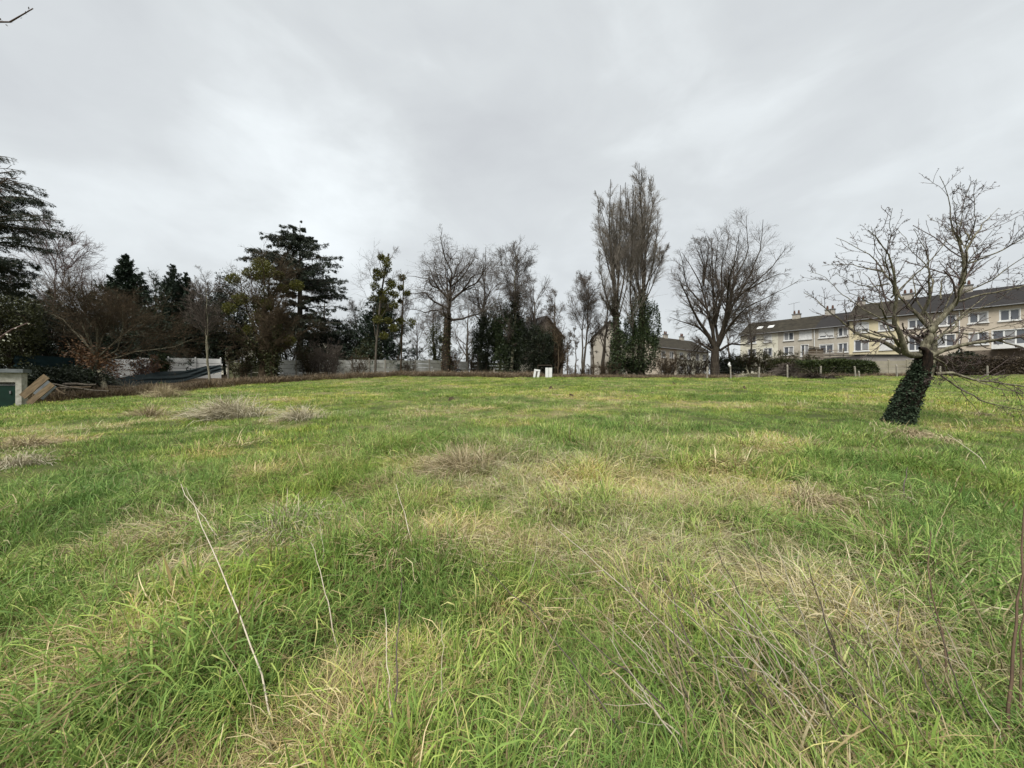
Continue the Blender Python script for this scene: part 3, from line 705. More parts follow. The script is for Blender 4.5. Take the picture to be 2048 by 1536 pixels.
poplar(37, (1286, 748), 46.0, [
    Z6((770, 1420), (775, 1250), (785, 1000), (790, 860)),
    Z6((790, 900), (800, 650), (800, 500), (770, 200), (745, 50)),
    Z6((785, 1000), (700, 800), (710, 600), (700, 350), (690, 190)),
    Z6((795, 900), (850, 700), (880, 500), (895, 330)),
    Z6((780, 950), (740, 800), (735, 500), (725, 250)),
    Z6((800, 850), (900, 680), (930, 600), (940, 560)),
    Z6((795, 700), (820, 500), (850, 300), (820, 120)),
    Z6((790, 800), (780, 500), (750, 300), (735, 120)),
    Z6((720, 1400), (715, 1100), (700, 900), (690, 600), (665, 260)),
    Z6((800, 950), (860, 820), (900, 700), (910, 560)),
    Z6((770, 1000), (720, 820), (670, 560), (640, 200))], [.48, .19, .14, .10, .11, .07, .10, .10, .16, .07],
    'right poplar of two, tallest tree in view, lower half buried in dark ivy', 0,
    [(1282, 700, 2.1, 3.0, 4200), (1280, 632, 1.2, 3.0, 2000), (1306, 650, .9, 2.8, 1500), (1260, 668, .8, 2.4, 1200)])

# other bare trees: base pixel, distance, top pixel row, half width in pixels
def bare_px(name, label, base_px, Y, top, halfw, seed, fork=.25, lean_px=0, tb=BARK_GREY, cb=BARK_TWIG, group=None, cz=.62, cat='tree', **kw):
    X = gx(base_px, Y); zb = h1(X, Y); Ht = gz(top, Y) - zb; w = halfw / F * Y
    tr, cr_ = bare(seed, Ht, kw.pop('r', .02 * Ht), (lean_px / F * Y * .6, 0, Ht * cz), (w, w, Ht * (1.02 - cz)), fork, lean=(lean_px / F * Y / Ht, 0), **kw)
    return finish_tree(name, label, (X, Y, zb), tr, cr_, tb, cb, group, cat), tr
bare_px('bare_tree', 'pinkish bare tree behind the cedar boughs at the far left', 92, 40, 445, 92, 101, .35, 12, r=.16, tb=BARK_RED, cb=BARK_RED, ang1=(15, 45), n=(7, 5, 5), trunks=2, spread=.06, cz=.68)
bare_px('bare_tree', 'thin hazy bare tree left of the pointed conifer', 175, 62, 515, 55, 103, .3, n1=10, n=(6, 5, 4), cz=.55)
o, tr = bare_px('bare_tree', 'slim pale stemmed bare tree before the white fence end', 417, 34.5, 545, 40, 105, .5, -3, BARK_PALE, BARK_TWIG, n1=10, n=(6, 5, 4), r=.10, cz=.65, trunks=2, spread=.012)
bare_px('bare_tree', 'twiggy upright bare tree showing between the dark conifer and the evergreen', 415, 56, 535, 45, 107, .2, 0, n1=14, n=(6, 6, 5), ang1=(10, 30), cz=.6)
bare_px('bare_tree', 'bare tree showing right of the pointed conifer', 305, 60, 540, 35, 108, .2, 0, n1=10, n=(6, 5, 4), ang1=(10, 30), cz=.6)
bare_px('bare_tree', 'small bare tree seen over the fence left of the oak', 833, 58, 628, 42, 109, .2, 0, BARK_DARK, BARK_TWIG, n1=12, n=(6, 5, 5), ang1=(25, 60), cz=.6)
bare_px('bare_tree', 'slender bare tree with a kinked stem close right of the oak', 958, 55, 500, 62, 111, .35, 14, BARK_GREY, BARK_TWIG, n1=12, n=(7, 6, 4), wander=.25, cz=.62)
o, tr = bare_px('bare_tree', 'tall rounded bare tree whose lower stem stands in ivy', 1024, 50, 470, 56, 213, .22, 12, BARK_PALE, BARK_TWIG, n1=24, n=(8, 7, 6), ang1=(20, 50), cz=.68, r=.26, up=.05)
rg = np.random.default_rng(3); ivy_on(o, tr[0][0], tr[0][1], .72, 3000, .45, rg, .24, LEAF_DARK)
bare_px('bare_tree', 'mid height bare tree leaning above the dark roofed house', 1072, 57, 540, 38, 115, .3, 4, n1=14, n=(7, 6, 5), ang1=(12, 38), cz=.6)
bare_px('bare_tree', 'narrow bare tree rising beside the dark roof gable', 1108, 62, 560, 26, 117, .3, 0, n1=10, n=(7, 5, 4), ang1=(12, 35), cz=.6)
bare_px('bare_tree', 'upright bare tree with two stems between the two gabled houses', 1164, 50, 538, 42, 119, .28, 2, BARK_GREY, BARK_TWIG, n1=14, n=(7, 6, 5), ang1=(12, 35), cz=.62, trunks=2, spread=.05, r=.2)
bare_px('bare_tree', 'sparse bare tree close left of the poplars', 1205, 56, 560, 30, 121, .25, 6, n1=10, n=(7, 5, 4), ang1=(15, 40), cz=.6)
bare_px('bare_tree', 'drooping bare tree right of the broad bare tree', 1500, 46, 560, 52, 123, .35, 0, BARK_GREY, BARK_TWIG, n1=16, n=(7, 5, 5), ang1=(30, 70), up=-.02, cz=.55, r=.13)
bare_px('bare_tree', 'faint bare tree behind the first terrace roof end', 1463, 80, 620, 30, 125, .3, n1=8, n=(6, 5, 4), cz=.6)
for k, (px, tp, hw, sd_) in enumerate(((1118, 640, 16, 1), (1136, 655, 16, 2), (1150, 640, 18, 3), (1186, 650, 18, 4), (1216, 668, 20, 5))):
    bare_px('small_bare_tree', ('low bare tree right of the leaning white boards', 'lowest bare tree between the white boards and the pale gable', 'bushy bare tree left of the pale gable',
            'bare tree touching the left edge of the pale gable', 'crooked bare tree in front of the pale gable')[k], px, 47 + k, tp, hw, 200 + sd_, .15, 0, BARK_BROWN, BARK_BROWN,
            n1=8, n=(6, 5, 4), ang1=(20, 55), wander=.25, cz=.55, group='small bare trees behind the field', r=.1)
# background screen of thin bare trees behind the fence
for k, (px, Y, tp, hw) in enumerate(((655, 70, 560, 40), (720, 75, 600, 40), (800, 72, 585, 40), (870, 68, 600, 45), (935, 70, 590, 40), (1000, 72, 590, 40))):
    bare_px('bare_tree', ('bare tree showing behind the great cedar right side', 'bare tree behind the cone shaped conifer', 'hazy bare tree behind the mistletoe stems', 'hazy bare tree behind the oak, left of its trunk',
            'hazy bare tree behind the oak, right of its trunk', 'hazy bare tree behind the ivy thicket')[k], px, Y, tp, hw, 300 + k, .15, n1=12, n=(7, 5, 5), ang1=(20, 55), cz=.55, group='hazy bare trees behind the fence')

# ------------------------------------------------------------------ evergreens
def foliage(parent, P, n, rng, size, m, t0=.15, spread=.05, droop=.3, name='crown', fwd=.8, label=None, wr=.35):
    pos, tan = along(P, n, rng, t0, spread)
    d = fwd * tan + .6 * rng.normal(size=pos.shape); d[:, 2] -= droop
    ts = np.clip(.35 + (P[..., 2].max() - pos[:, 2]) / 4, .35, 1)
    return leafpart(parent, name, pos, nrm(d), ts * size * rng.uniform(.6, 1.4, len(pos)), ts * size * wr * rng.uniform(.6, 1.3, len(pos)), m, rng, label)
def conifer(name, label, base_px, Y, top, halfw, seed, m=NEEDLE_DARK, droop=-.10, power=.8, whorl=.34, per=6, group=None, size=.34, h0=.04, lf=9, irregular=.5):
    rng = np.random.default_rng(seed)
    X = gx(base_px, Y); zb = h1(X, Y); Ht = gz(top, Y) - zb; w = halfw / F * Y
    t_ = thing(name, label, 'tree', (X, Y, zb), 0, group)
    s = np.linspace(0, 1, 10); P = np.zeros((1, 10, 3)); P[0, :, 2] = s * Ht - .1; P[0, :, 0] = .05 * np.cumsum(rng.normal(size=10)) * .5; R = (.022 * Ht * (1 - .95 * s))[None]
    nb = int(Ht * (1 - h0) / whorl) * per
    hh = np.sort(rng.uniform(h0, .985, nb)) * Ht; f = hh / Ht
    az = np.arange(nb) * 2.39996 + rng.normal(0, .3, nb)
    lump = 1 + irregular * (2 * fbm(az * .9, f * 6, 1., seed, 2) - 1)
    Ln = (w * (1 - f) ** power * lump * rng.uniform(.5, 1.3, nb) + .06)
    el = np.interp(f, [0, .5, 1], [.10, .45, 1.1]) + droop
    d = np.stack([np.cos(az) * np.cos(el), np.sin(az) * np.cos(el), np.sin(el)], 1)
    pos = np.stack([np.interp(hh, P[0, :, 2], P[0, :, 0]), 0 * hh, hh], 1)
    B = walk(pos, d, Ln, 7, .05, -.03, rng, .022); BR = np.maximum(.035 * (1 - f)[:, None] * np.linspace(1, .2, 7)[None], .008)
    C, CR = spawn(B, BR, 13, rng, t=(.1, .95), ang=(30, 55), ln=.34, m=4, wander=.08, up=-.02, rr=.6, rmin=.006, fall=.9)
    V, Fc = join([tubes(P, R, 7), tubes(B, BR, 3)]); put('trunk', mesh_np('trunk', V, Fc, True), BARK_DARK, t_)
    foliage(t_, np.concatenate([C]), lf, rng, size * .7, m, .0, .02, .05, wr=.3)
    foliage(t_, B, lf * 4, rng, size * .7, m, .1, .02, .0, name='bough_needles', wr=.3)
    return t_
conifer('spruce_tree', 'pointed dark conifer alone against the sky on the left', 252, 39.5, 508, 112, 401, power=.95, size=.5)
conifer('spruce_tree', 'dark conifer with a ragged double top left of the evergreen', 345, 39, 530, 106, 403, power=.85, size=.38)
conifer('spruce_tree', 'small dark tip beside the ragged conifer', 371, 39.6, 543, 62, 404, power=.9, size=.36)
conifer('spruce_tree', 'cone shaped conifer behind the mistletoe tree', 762, 53, 582, 92, 405, power=.8, size=.5)
conifer('spruce_tree', 'half hidden conifer low behind the pink bare tree', 100, 46, 575, 85, 406, power=.9, size=.4)

def evergreen(name, label, base_px, Y, top, bottom, halfw, seed, m=LEAF_DARK, size=.28, n=9000, group=None, lumps=.62, cat='bush', tb=BARK_DARK, flat=1., dep=None, stems=5):
    """dense leafy crown: stems, twigs and leaf clumps through its volume, ragged outline"""
    rng = np.random.default_rng(seed)
    X = gx(base_px, Y); zb = h1(X, Y); Ht = gz(top, Y) - zb; w = halfw / F * Y; z0 = max(gz(bottom, Y) - zb, 0)
    t_ = thing(name, label, cat, (X, Y, zb), 0, group)
    c = np.array([0, 0, (Ht + z0) / 2]); rad = np.array([w, dep or w * .8, (Ht - z0) / 2])
    k = rng.uniform(0, 6.28, stems)
    base = np.stack([.08 * w * np.cos(k), .08 * w * np.sin(k), 0 * k - .1], 1)
    d = nrm(np.stack([.35 * w / Ht * np.cos(k) * rng.uniform(.3, 1.6, stems), .35 * w / Ht * np.sin(k), 1 + 0 * k], 1))
    P = walk(base, d, np.full(stems, Ht * .85) * rng.uniform(.75, 1, stems), 9, .05, 0, rng); R = np.maximum(.016 * Ht * np.linspace(1, .2, 9)[None] * rng.uniform(.5, 1, (stems, 1)), .015)
    B, BR = spawn(P, R, 14, rng, t=(max(.12, z0 / Ht), 1), ang=(40, 85), absl=w, ln=1.15, m=6, wander=.15, up=.05, rmin=.012, env=(c, rad), fall=.2)
    C, CR = spawn(B, BR, 6, rng, t=(.3, 1), ang=(25, 60), ln=.4, m=4, wander=.15, up=.04, rmin=.008, env=(c, rad))
    V, Fc = join([tubes(P, R, 6), tubes(B, BR, 3), tubes(C, CR, 3)]); put('trunk', mesh_np('trunk', V, Fc, True), tb, t_)
    n1 = int(n * .5); q = nrm(rng.normal(size=(n1, 3))) * rng.uniform(.3, 1, (n1, 1)) ** .45
    lu = 1 + lumps * (2 * fbm(q[:, 0] * 3.1 + 5, q[:, 2] * 3.7 + q[:, 1] * 2.3, 1., seed, 3) - 1)
    pos = q * rad * lu[:, None] + c; d1 = q
    p2, d2 = along(np.concatenate([C]), max(1, int(n * .5 / len(C))), rng, .2, .12)
    pos = np.concatenate([pos, p2]); d1 = np.concatenate([d1, d2])
    pos[:, 2] = np.maximum(pos[:, 2], .05)
    leafpart(t_, 'crown', pos, nrm(d1 + .8 * rng.normal(size=pos.shape)), size * rng.uniform(.6, 1.4, len(pos)), size * .5 * rng.uniform(.5, 1.3, len(pos)), m, rng)
    return t_
EV = [
 ('evergreen_bush', 'tall black green conifer bush filling the far left edge', 15, 29, 575, 760, 75, LEAF_DARK, 12000, 'bush'),
 ('evergreen_bush', 'brighter green topped bush at the left edge below the cedar', 35, 27.5, 572, 720, 42, LEAF_OLIVE, 3500, 'bush'),
 ('evergreen_bush', 'dark bush above the teal net on the left', 100, 33, 600, 760, 75, LEAF_DARK, 9000, 'bush'),
 ('evergreen_bush', 'dark thicket behind the copper leaved tree', 190, 43, 612, 755, 70, LEAF_DARK, 9000, 'bush'),
 ('evergreen_bush', 'dark green bush standing behind the white fence', 290, 42, 632, 735, 60, LEAF_DARK, 9000, 'bush'),
 ('evergreen_tree', 'broad dark tree with an olive crown behind the white fence', 350, 41.5, 606, 735, 72, LEAF_OLIVE, 9000, 'tree'),
 ('evergreen_bush', 'black thicket behind the slim pale stems', 400, 44, 612, 745, 60, LEAF_DARK, 8000, 'bush'),
 ('evergreen_tree', 'rounded grey green evergreen left of the mistletoe oak', 455, 47, 545, 720, 48, LEAF_DARK, 11000, 'tree'),
 ('evergreen_bush', 'dark bush under the great cedar on its left', 575, 49, 618, 745, 55, LEAF_DARK, 8000, 'bush'),
 ('evergreen_bush', 'dark bush under the great cedar on its right', 660, 54, 650, 745, 60, LEAF_DARK, 8000, 'bush'),
 ('evergreen_bush', 'dark bush between the cedar and the cone shaped conifer', 722, 57, 632, 745, 40, LEAF_DARK, 6000, 'bush'),
 ('evergreen_bush', 'ivy covered stump left of the oak trunk', 873, 56, 640, 745, 16, LEAF_OLIVE, 2500, 'bush'),
 ('evergreen_bush', 'dark ivy thicket with a sloping top right of the oak', 975, 52, 612, 750, 34, LEAF_DARK, 9000, 'bush'),
 ('evergreen_bush', 'dark ivy mass around the pale stemmed tree', 1018, 51, 600, 752, 36, IVY, 10000, 'bush'),
 ('evergreen_bush', 'dark spreading yew left of the leaning white boards', 1072, 50, 652, 748, 42, LEAF_DARK, 8000, 'bush'),
 ('evergreen_bush', 'olive bush low behind the fence between cedar and mistletoe stems', 735, 50, 680, 750, 26, LEAF_OLIVE, 2500, 'bush'),
 ('evergreen_bush', 'ivy bush hanging over the white concrete fence', 321, 35.6, 708, 748, 16, IVY, 1500, 'bush'),
 ('evergreen_bush', 'low dark bushes between ground and net at the left', 75, 26, 736, 775, 55, LEAF_DARK, 6000, 'bush'),
 ('evergreen_bush', 'low green brown shrub behind the wood pile', 150, 29, 732, 790, 60, LEAF_DARK, 5000, 'bush'),
]
for k, (nm, lb, px, Y, tp, bt, hw, mt_, n, ct) in enumerate(EV):
    evergreen(nm, lb, px, Y, tp, bt, hw, 600 + k, mt_, .20 if Y > 40 else .16, int(n * 2.3), cat=ct)

# great cedar and the cedar at the left edge
def cedar(label, base_px, Y, prof, top, seed, lean=None, n=95, leafn=6, trunk_r=.4, size=.34, asym=True):
    rng = np.random.default_rng(seed)
    X = gx(base_px, Y); zb = h1(X, Y); Ht = gz(top, Y) - zb
    t_ = thing('cedar_tree', label, 'tree', (X, Y, zb))
    s = np.linspace(0, 1, 12); P = np.zeros((1, 12, 3)); P[0, :, 2] = s * Ht - .2
    if lean is not None:
        P[0, :, 0] = np.interp(P[0, :, 2], [gz(b_, Y) - zb for a, b_ in lean][::-1], [gx(a, Y) - X for a, b_ in lean][::-1])
    R = (trunk_r * np.interp(s, [0, .5, 1], [1, .7, .05]))[None]
    rows = np.array(prof, float)                                   # (pixel row, left px, right px)
    py = rng.uniform(rows[0, 0], rows[-1, 0], n); k = rng.integers(2, len(rows), n // 2); py[:n // 2] = rows[k, 0] + rng.normal(0, 3, n // 2)
    tg = 19.0 * 50 / Y; py = np.where(rng.uniform(size=n) < .85, np.round(py / tg + .25 * rng.normal(size=n) * (py < rows[0, 0] + 25)) * tg + rng.normal(0, 1.3, n), py)
    py = np.clip(py, rows[0, 0], rows[-1, 0])
    xl = gx(np.interp(py, rows[:, 0], rows[:, 1]), Y) - X; xr = gx(np.interp(py, rows[:, 0], rows[:, 2]), Y) - X
    z = gz(py, Y) - zb; tx = np.interp(z, P[0, :, 2], P[0, :, 0])
    az = rng.uniform(0, 2 * math.pi, n); c_ = (1 + np.cos(az)) / 2
    Ln = (np.abs(xl - tx) * (1 - c_) + np.abs(xr - tx) * c_) * np.where(np.abs(np.cos(az)) > .8, rng.uniform(.85, 1.05, n), rng.uniform(.55, .95, n))
    Ln = np.maximum(Ln, .35)
    rise = .16 * Ln * .5
    el = rng.uniform(.05, .3, n)
    d = np.stack([np.cos(az) * np.cos(el), np.sin(az) * np.cos(el), np.sin(el)], 1)
    pos = np.stack([tx, 0 * z, z - Ln * .10], 1)
    B = walk(pos, d, Ln, 9, .035, .0, rng, -.010); BR = np.maximum((.012 * Ln + .02)[:, None] * np.linspace(1, .15, 9)[None], .012)
    C, CR = spawn(B, BR, 16, rng, t=(.15, .98), ang=(30, 60), ln=.32, m=5, wander=.07, up=-.02, rmin=.008, fall=.85, curl=-.03)
    C[:, :, 2] = C[:, :1, 2] + (C[:, :, 2] - C[:, :1, 2]) * .35 - .06 * np.linspace(0, 1, 5)[None] ** 2 * 6 * .5
    D_, DR = spawn(C, CR, 6, rng, t=(.2, 1), ang=(40, 80), ln=.42, m=3, wander=.1, up=-.25, rmin=.006)
    V, Fc = join([tubes(P, R, 8), tubes(B, BR, 4), tubes(C, CR, 3)]); put('trunk', mesh_np('trunk', V, Fc, True), BARK_GREY, t_)
    foliage(t_, np.concatenate([D_]), leafn, rng, size * .7, NEEDLE_CEDAR, .0, .02, .65, wr=.25)
    foliage(t_, B[:, 2:], leafn * 7, rng, size * .8, NEEDLE_CEDAR, .0, .03, .6, wr=.20, name='bough_needles')
    return t_
cedar('great dark cedar with tiered drooping boughs, tallest evergreen in the middle distance', 600, 50, [(442, 580, 600), (450, 563, 606), (468, 546, 622), (480, 508, 630), (495, 540, 680), (505, 492, 682),
     (525, 475, 696), (545, 520, 698), (562, 545, 700), (580, 560, 694), (612, 575, 688), (635, 575, 690), (665, 560, 700)], 446, 701,
     [(600, 745), (594, 640), (597, 585), (606, 565), (600, 515), (597, 470), (588, 438)], n=175, trunk_r=.42, size=.31, leafn=8)
cedar('near cedar at the left edge with drooping boughs reaching into the sky', -55, 22, [(300, -80, 20), (335, -100, 62), (360, -120, 60), (400, -140, 50), (420, -160, 102), (445, -160, 118), (480, -180, 75), (520, -180, 45), (560, -180, 30)], 230, 703,
     [(-55, 800), (-55, 500), (-55, 230)], n=140, trunk_r=.4, size=.17, leafn=6)

# trees loaded with mistletoe
def mistle(parent, balls, Y, loc, seed, n=500):
    rg = np.random.default_rng(seed)
    for (px, py, rp) in balls:
        r = rp / F * Y; q = nrm(rg.normal(size=(n, 3))) * rg.uniform(.1, 1, (n, 1)) ** .5
        c = np.array([gx(px, Y) - loc[0], rg.uniform(-.8, .8), gz(py, Y) - loc[2]])
        leafpart(parent, 'mistletoe', q * r * (1, 1, .85) + c, nrm(q + .5 * rg.normal(size=q.shape)), .22 * rg.uniform(.6, 1.3, n), .10, MISTLE, rg)
loc, tr, cr_ = guided(41, 38.5, (525, 755), [
    [(525, 757), (523, 700), (520, 640)], [(523, 680), (528, 600), (518, 540), (515, 505)], [(524, 690), (540, 640), (560, 590), (566, 560)], [(522, 690), (500, 640), (480, 590), (470, 545)],
    [(523, 650), (535, 600), (545, 560), (548, 530)], [(524, 720), (560, 690), (590, 660), (600, 640)], [(522, 700), (490, 680), (465, 660), (450, 640)], [(520, 660), (505, 600), (500, 560)],
    [(526, 740), (540, 690), (552, 640), (560, 600)], [(522, 730), (508, 690), (496, 650)]], [.38, .16, .14, .14, .12, .13, .13, .1, .12, .12], .03, n=(8, 6, 6), depth=.5, wander=.2, up=.04, twig=.014, extra=5)
mt1 = finish_tree('mistletoe_tree', 'olive coloured tree full of mistletoe balls left of the great cedar', loc, tr, cr_, BARK_BROWN, BARK_BROWN)
mistle(mt1, [(512, 525, 17), (528, 535, 16), (497, 545, 13), (543, 545, 15), (520, 555, 14), (470, 560, 12), (490, 600, 14), (508, 598, 11), (590, 570, 12), (553, 548, 8), (520, 632, 14), (560, 575, 9), (585, 682, 11), (470, 620, 12), (540, 610, 12), (500, 660, 12)], 38.5, loc, 9)
rg = np.random.default_rng(8)
ivy_on(mt1, tr[-1][0], tr[-1][1], .7, 330, .35, rg, .2, LEAF_OLIVE)
o, tr = bare_px('bare_tree', 'bundle of ivied brown stems at the foot of the mistletoe tree', 545, 37.5, 590, 42, 127, .35, 8, BARK_BROWN, BARK_BROWN, n1=9, n=(6, 5, 5), r=.16, trunks=4, spread=.06, cz=.6)
ivy_on(o, tr[0][0], tr[0][1], .9, 500, .25, rg, .2, LEAF_OLIVE)
loc, tr, cr_ = guided(43, 44.5, (750, 752), [
    [(750, 754), (752, 700), (757, 640), (762, 590), (768, 540), (775, 505)], [(754, 690), (748, 640), (752, 580), (755, 545)], [(760, 600), (785, 560), (790, 545)], [(757, 640), (780, 610), (790, 590)],
    [(766, 555), (760, 525), (756, 500)], [(770, 530), (782, 510), (785, 495)], [(764, 580), (745, 555), (738, 535)]], [.13, .06, .05, .05, .045, .04, .045], .02, n=(7, 5, 4), depth=.3, wander=.15, up=.06, twig=.012)
mt2 = finish_tree('mistletoe_tree', 'thin leaning tree hung with mistletoe before the cone shaped conifer', loc, tr, cr_, BARK_GREY, BARK_TWIG)
mistle(mt2, [(778, 527, 9), (766, 518, 6), (755, 545, 6), (757, 558, 7), (776, 562, 9), (753, 575, 9), (762, 585, 8), (780, 585, 9), (790, 590, 7), (768, 600, 7), (760, 622, 8), (775, 640, 7), (770, 535, 9), (765, 548, 8), (785, 570, 8), (748, 598, 7), (772, 612, 10), (790, 612, 8), (758, 640, 9), (785, 655, 9), (798, 640, 7), (770, 672, 8)], 44.5, loc, 19, 320)
loc, tr, cr_ = guided(45, 46.5, (801, 752), [
    [(801, 753), (803, 700), (804, 640), (806, 590), (806, 550)], [(804, 660), (815, 625), (820, 600)], [(804, 610), (795, 570), (800, 545)], [(805, 600), (818, 585)], [(803, 700), (790, 670), (785, 640)]],
    [.10, .045, .04, .04, .045], .02, n=(7, 5, 4), depth=.3, wander=.18, up=.05, twig=.012)
mt3 = finish_tree('mistletoe_tree', 'slender dark stem with few mistletoe clumps just left of the oak', loc, tr, cr_, BARK_BROWN, BARK_TWIG)
mistle(mt3, [(801, 552, 7), (802, 576, 5), (815, 588, 6), (822, 645, 9), (797, 600, 4)], 46.5, loc, 29, 300)

# copper leaved spreading tree and shrubs on the left
loc, tr, cr_ = guided(47, 31.0, (203, 775), [
    [(208, 776), (200, 755), (192, 735), (190, 715)], [(192, 720), (180, 670), (150, 620), (120, 590), (95, 570)], [(192, 715), (150, 670), (110, 655), (60, 655)], [(195, 715), (175, 660), (165, 620), (150, 592)],
    [(194, 710), (205, 650), (195, 620), (185, 596)], [(198, 715), (230, 680), (250, 640), (285, 610)], [(200, 720), (240, 700), (265, 650), (275, 620)], [(196, 700), (215, 640), (225, 590)],
    [(200, 725), (260, 700), (310, 690), (330, 670)], [(192, 712), (140, 640), (90, 620), (40, 600)], [(192, 725), (130, 700), (80, 660), (30, 620)], [(195, 700), (190, 640), (215, 625), (255, 615)]],
    [.30, .085, .08, .08, .075, .07, .065, .06, .07, .07, .07, .06], .012, n=(11, 7, 6), depth=.5, wander=.14, up=.04, twig=.010, extra=8, ang=(20, 50))
cop = finish_tree('copper_leaved_tree', 'wide branching tree with copper dead leaves on its low boughs', loc, tr, cr_, BARK_LICHEN, BARK_BROWN)
rg = np.random.default_rng(77); n = 2300
q = rg.normal(size=(n, 3)) * (.95, .7, .60); q[:, 2] -= .35 * q[:, 0] * 1.0
pos = q + np.array([gx(192, 31) - loc[0], 0, gz(722, 31) - loc[2]])
lf = np.floor((pos[:, 2] + .3 * pos[:, 0]) / .22 + .2 * rg.normal(size=n)) * .22 - .3 * pos[:, 0]; pos[:, 2] = .35 * pos[:, 2] + .65 * lf
d = nrm(np.stack([rg.normal(0, 1, n) + .4, rg.normal(0, 1, n), rg.normal(0, .25, n) - .2], 1))
leafpart(cop, 'dead_leaves', pos, d, .20 * rg.uniform(.6, 1.4, n), .09, COPPER, rg)

def shrub(name, label, base_px, Y, top, halfw, seed, m=BARK_TWIG, group=None, stems=16, n=(8, 5, 4), twig=.011, leafm=None, leafn=0, spread=1.2, cat='bush'):
    rng = np.random.default_rng(seed)
    X = gx(base_px, Y); zb = h1(X, Y); Ht = gz(top, Y) - zb; w = halfw / F * Y
    k = rng.uniform(0, 6.28, stems); rr = w * .35 * np.sqrt(rng.uniform(0, 1, stems)) * spread
    base = np.stack([rr * np.cos(k), rr * np.sin(k) * .6, 0 * k - .05], 1); base[:, 2] = H(X + base[:, 0], Y + base[:, 1]) - zb - .05
    d = nrm(np.stack([.8 * w / Ht * np.cos(k) * rng.uniform(.2, 1.3, stems), .6 * w / Ht * np.sin(k), 1 + 0 * k], 1))
    P = walk(base, d, Ht * rng.uniform(.6, 1.0, stems), 8, .10, -.01, rng); R = np.maximum(.010 * Ht * np.linspace(1, .2, 8)[None] * rng.uniform(.5, 1.3, (stems, 1)), twig)
    env = (np.array([0, 0, Ht * .5]), np.array([w, w * .8, Ht * .52]))
    B, BR = spawn(P, R, n[0], rng, t=(.1, 1), ang=(20, 60), ln=.45, m=5, wander=.18, up=.02, rmin=twig, env=env)
    C, CR = spawn(B, BR, n[1], rng, t=(.1, 1), ang=(20, 60), ln=.5, m=4, wander=.2, up=0, rmin=twig * .8, env=env)
    D_, DR = spawn(C, CR, n[2], rng, t=(.1, 1), ang=(20, 60), ln=.55, m=3, wander=.2, up=0, rmin=twig * .7)
    t_ = thing(name, label, cat, (X, Y, zb), 0, group)
    V, Fc = join([tubes(P, R, 5), tubes(B, BR, 3)]); put('stems', mesh_np('stems', V, Fc, True), m, t_)
    V, Fc = join([tubes(C, CR, 3), tubes(D_, DR, 3)]); put('twigs', mesh_np('twigs', V, Fc, True), m, t_)
    if leafm is not None:
        p, tn = along(np.concatenate([C]), max(1, leafn // len(C)), rng, 0, .08)
        leafpart(t_, 'foliage', p, nrm(tn + rng.normal(size=p.shape)), .17 * rng.uniform(.6, 1.4, len(p)), .09, leafm, rng)
    return t_
SH = [
 ('bare_shrub', 'large pale brown twiggy shrub in front of the grey fence', 652, 43.5, 668, 42, BARK_TWIG, 34, None, 0),
 ('bare_shrub', 'ivied brown shrub left of the pale twiggy shrub', 612, 43.5, 690, 26, BARK_BROWN, 16, LEAF_OLIVE, 1500),
 ('bare_shrub', 'reddish shrub with dead leaves before the white fence', 288, 33.5, 706, 24, BARK_RED, 16, COPPER, 900),
 ('bare_shrub', 'thin reddish stems over the sagging dark net', 212, 30, 738, 30, BARK_RED, 10, None, 0),
 ('bare_shrub', 'tangled brown shrub before the green walled gap in the fence', 480, 39.5, 690, 30, BARK_BROWN, 18, LEAF_OLIVE, 1500),
 ('bare_shrub', 'scrubby shrub in front of the fence left of the mistletoe stem', 715, 46, 700, 24, BARK_BROWN, 12, None, 0),
 ('bare_shrub', 'small vine like shrub on the fence left of the oak', 820, 47.5, 712, 18, BARK_BROWN, 10, None, 0),
 ('bare_shrub', 'brown shrub right of the oak trunk over the fence', 912, 57, 690, 26, BARK_BROWN, 16, LEAF_OLIVE, 900),
 ('bare_shrub', 'brown shrub between the oak and the ivy thicket', 948, 56, 690, 22, BARK_BROWN, 16, LEAF_OLIVE, 900),
 ('bare_shrub', 'tangled shrub full of dead leaves by the oak foot', 905, 49.5, 700, 12, BARK_BROWN, 10, COPPER, 500),
 ('bare_shrub', 'brown thicket beneath the dark roofed house', 1104, 53, 652, 40, BARK_BROWN, 40, None, 0),
 ('bramble_bush', 'brown bramble bank left of the poplars', 1160, 46.5, 722, 40, BARK_BROWN, 26, None, 0),
 ('bramble_bush', 'brown bramble bank right of the poplars', 1335, 45, 700, 38, BARK_BROWN, 34, None, 0),
 ('bramble_bush', 'brown thicket just left of the broad bare tree', 1385, 45, 704, 40, BARK_BROWN, 34, None, 0),
 ('bramble_bush', 'low brown thicket in front of the poplar trunks', 1220, 45.5, 718, 36, BARK_BROWN, 26, None, 0),
 ('bare_shrub', 'greenish brown shrub before the cream end house', 1475, 46, 692, 36, BARK_BROWN, 26, LEAF_OLIVE, 2600),
 ('bare_shrub', 'olive tinged brown shrub left of the clipped hedge', 1535, 46, 696, 40, BARK_BROWN, 30, LEAF_OLIVE, 3000),
 ('bare_shrub', 'brown shrub rising behind the clipped hedge', 1600, 50, 702, 38, BARK_BROWN, 24, LEAF_OLIVE, 2200),
 ('bare_shrub', 'dark brown shrub behind the leaning fruit tree trunk', 1905, 41, 703, 40, BARK_BROWN, 28, LEAF_DARK, 1500),
 ('bare_shrub', 'brown shrub below the white balcony', 1975, 42, 705, 42, BARK_BROWN, 30, None, 0),
 ('bare_shrub', 'brown shrub at the right edge below the balcony', 2045, 42.5, 708, 45, BARK_BROWN, 30, COPPER, 500),
]
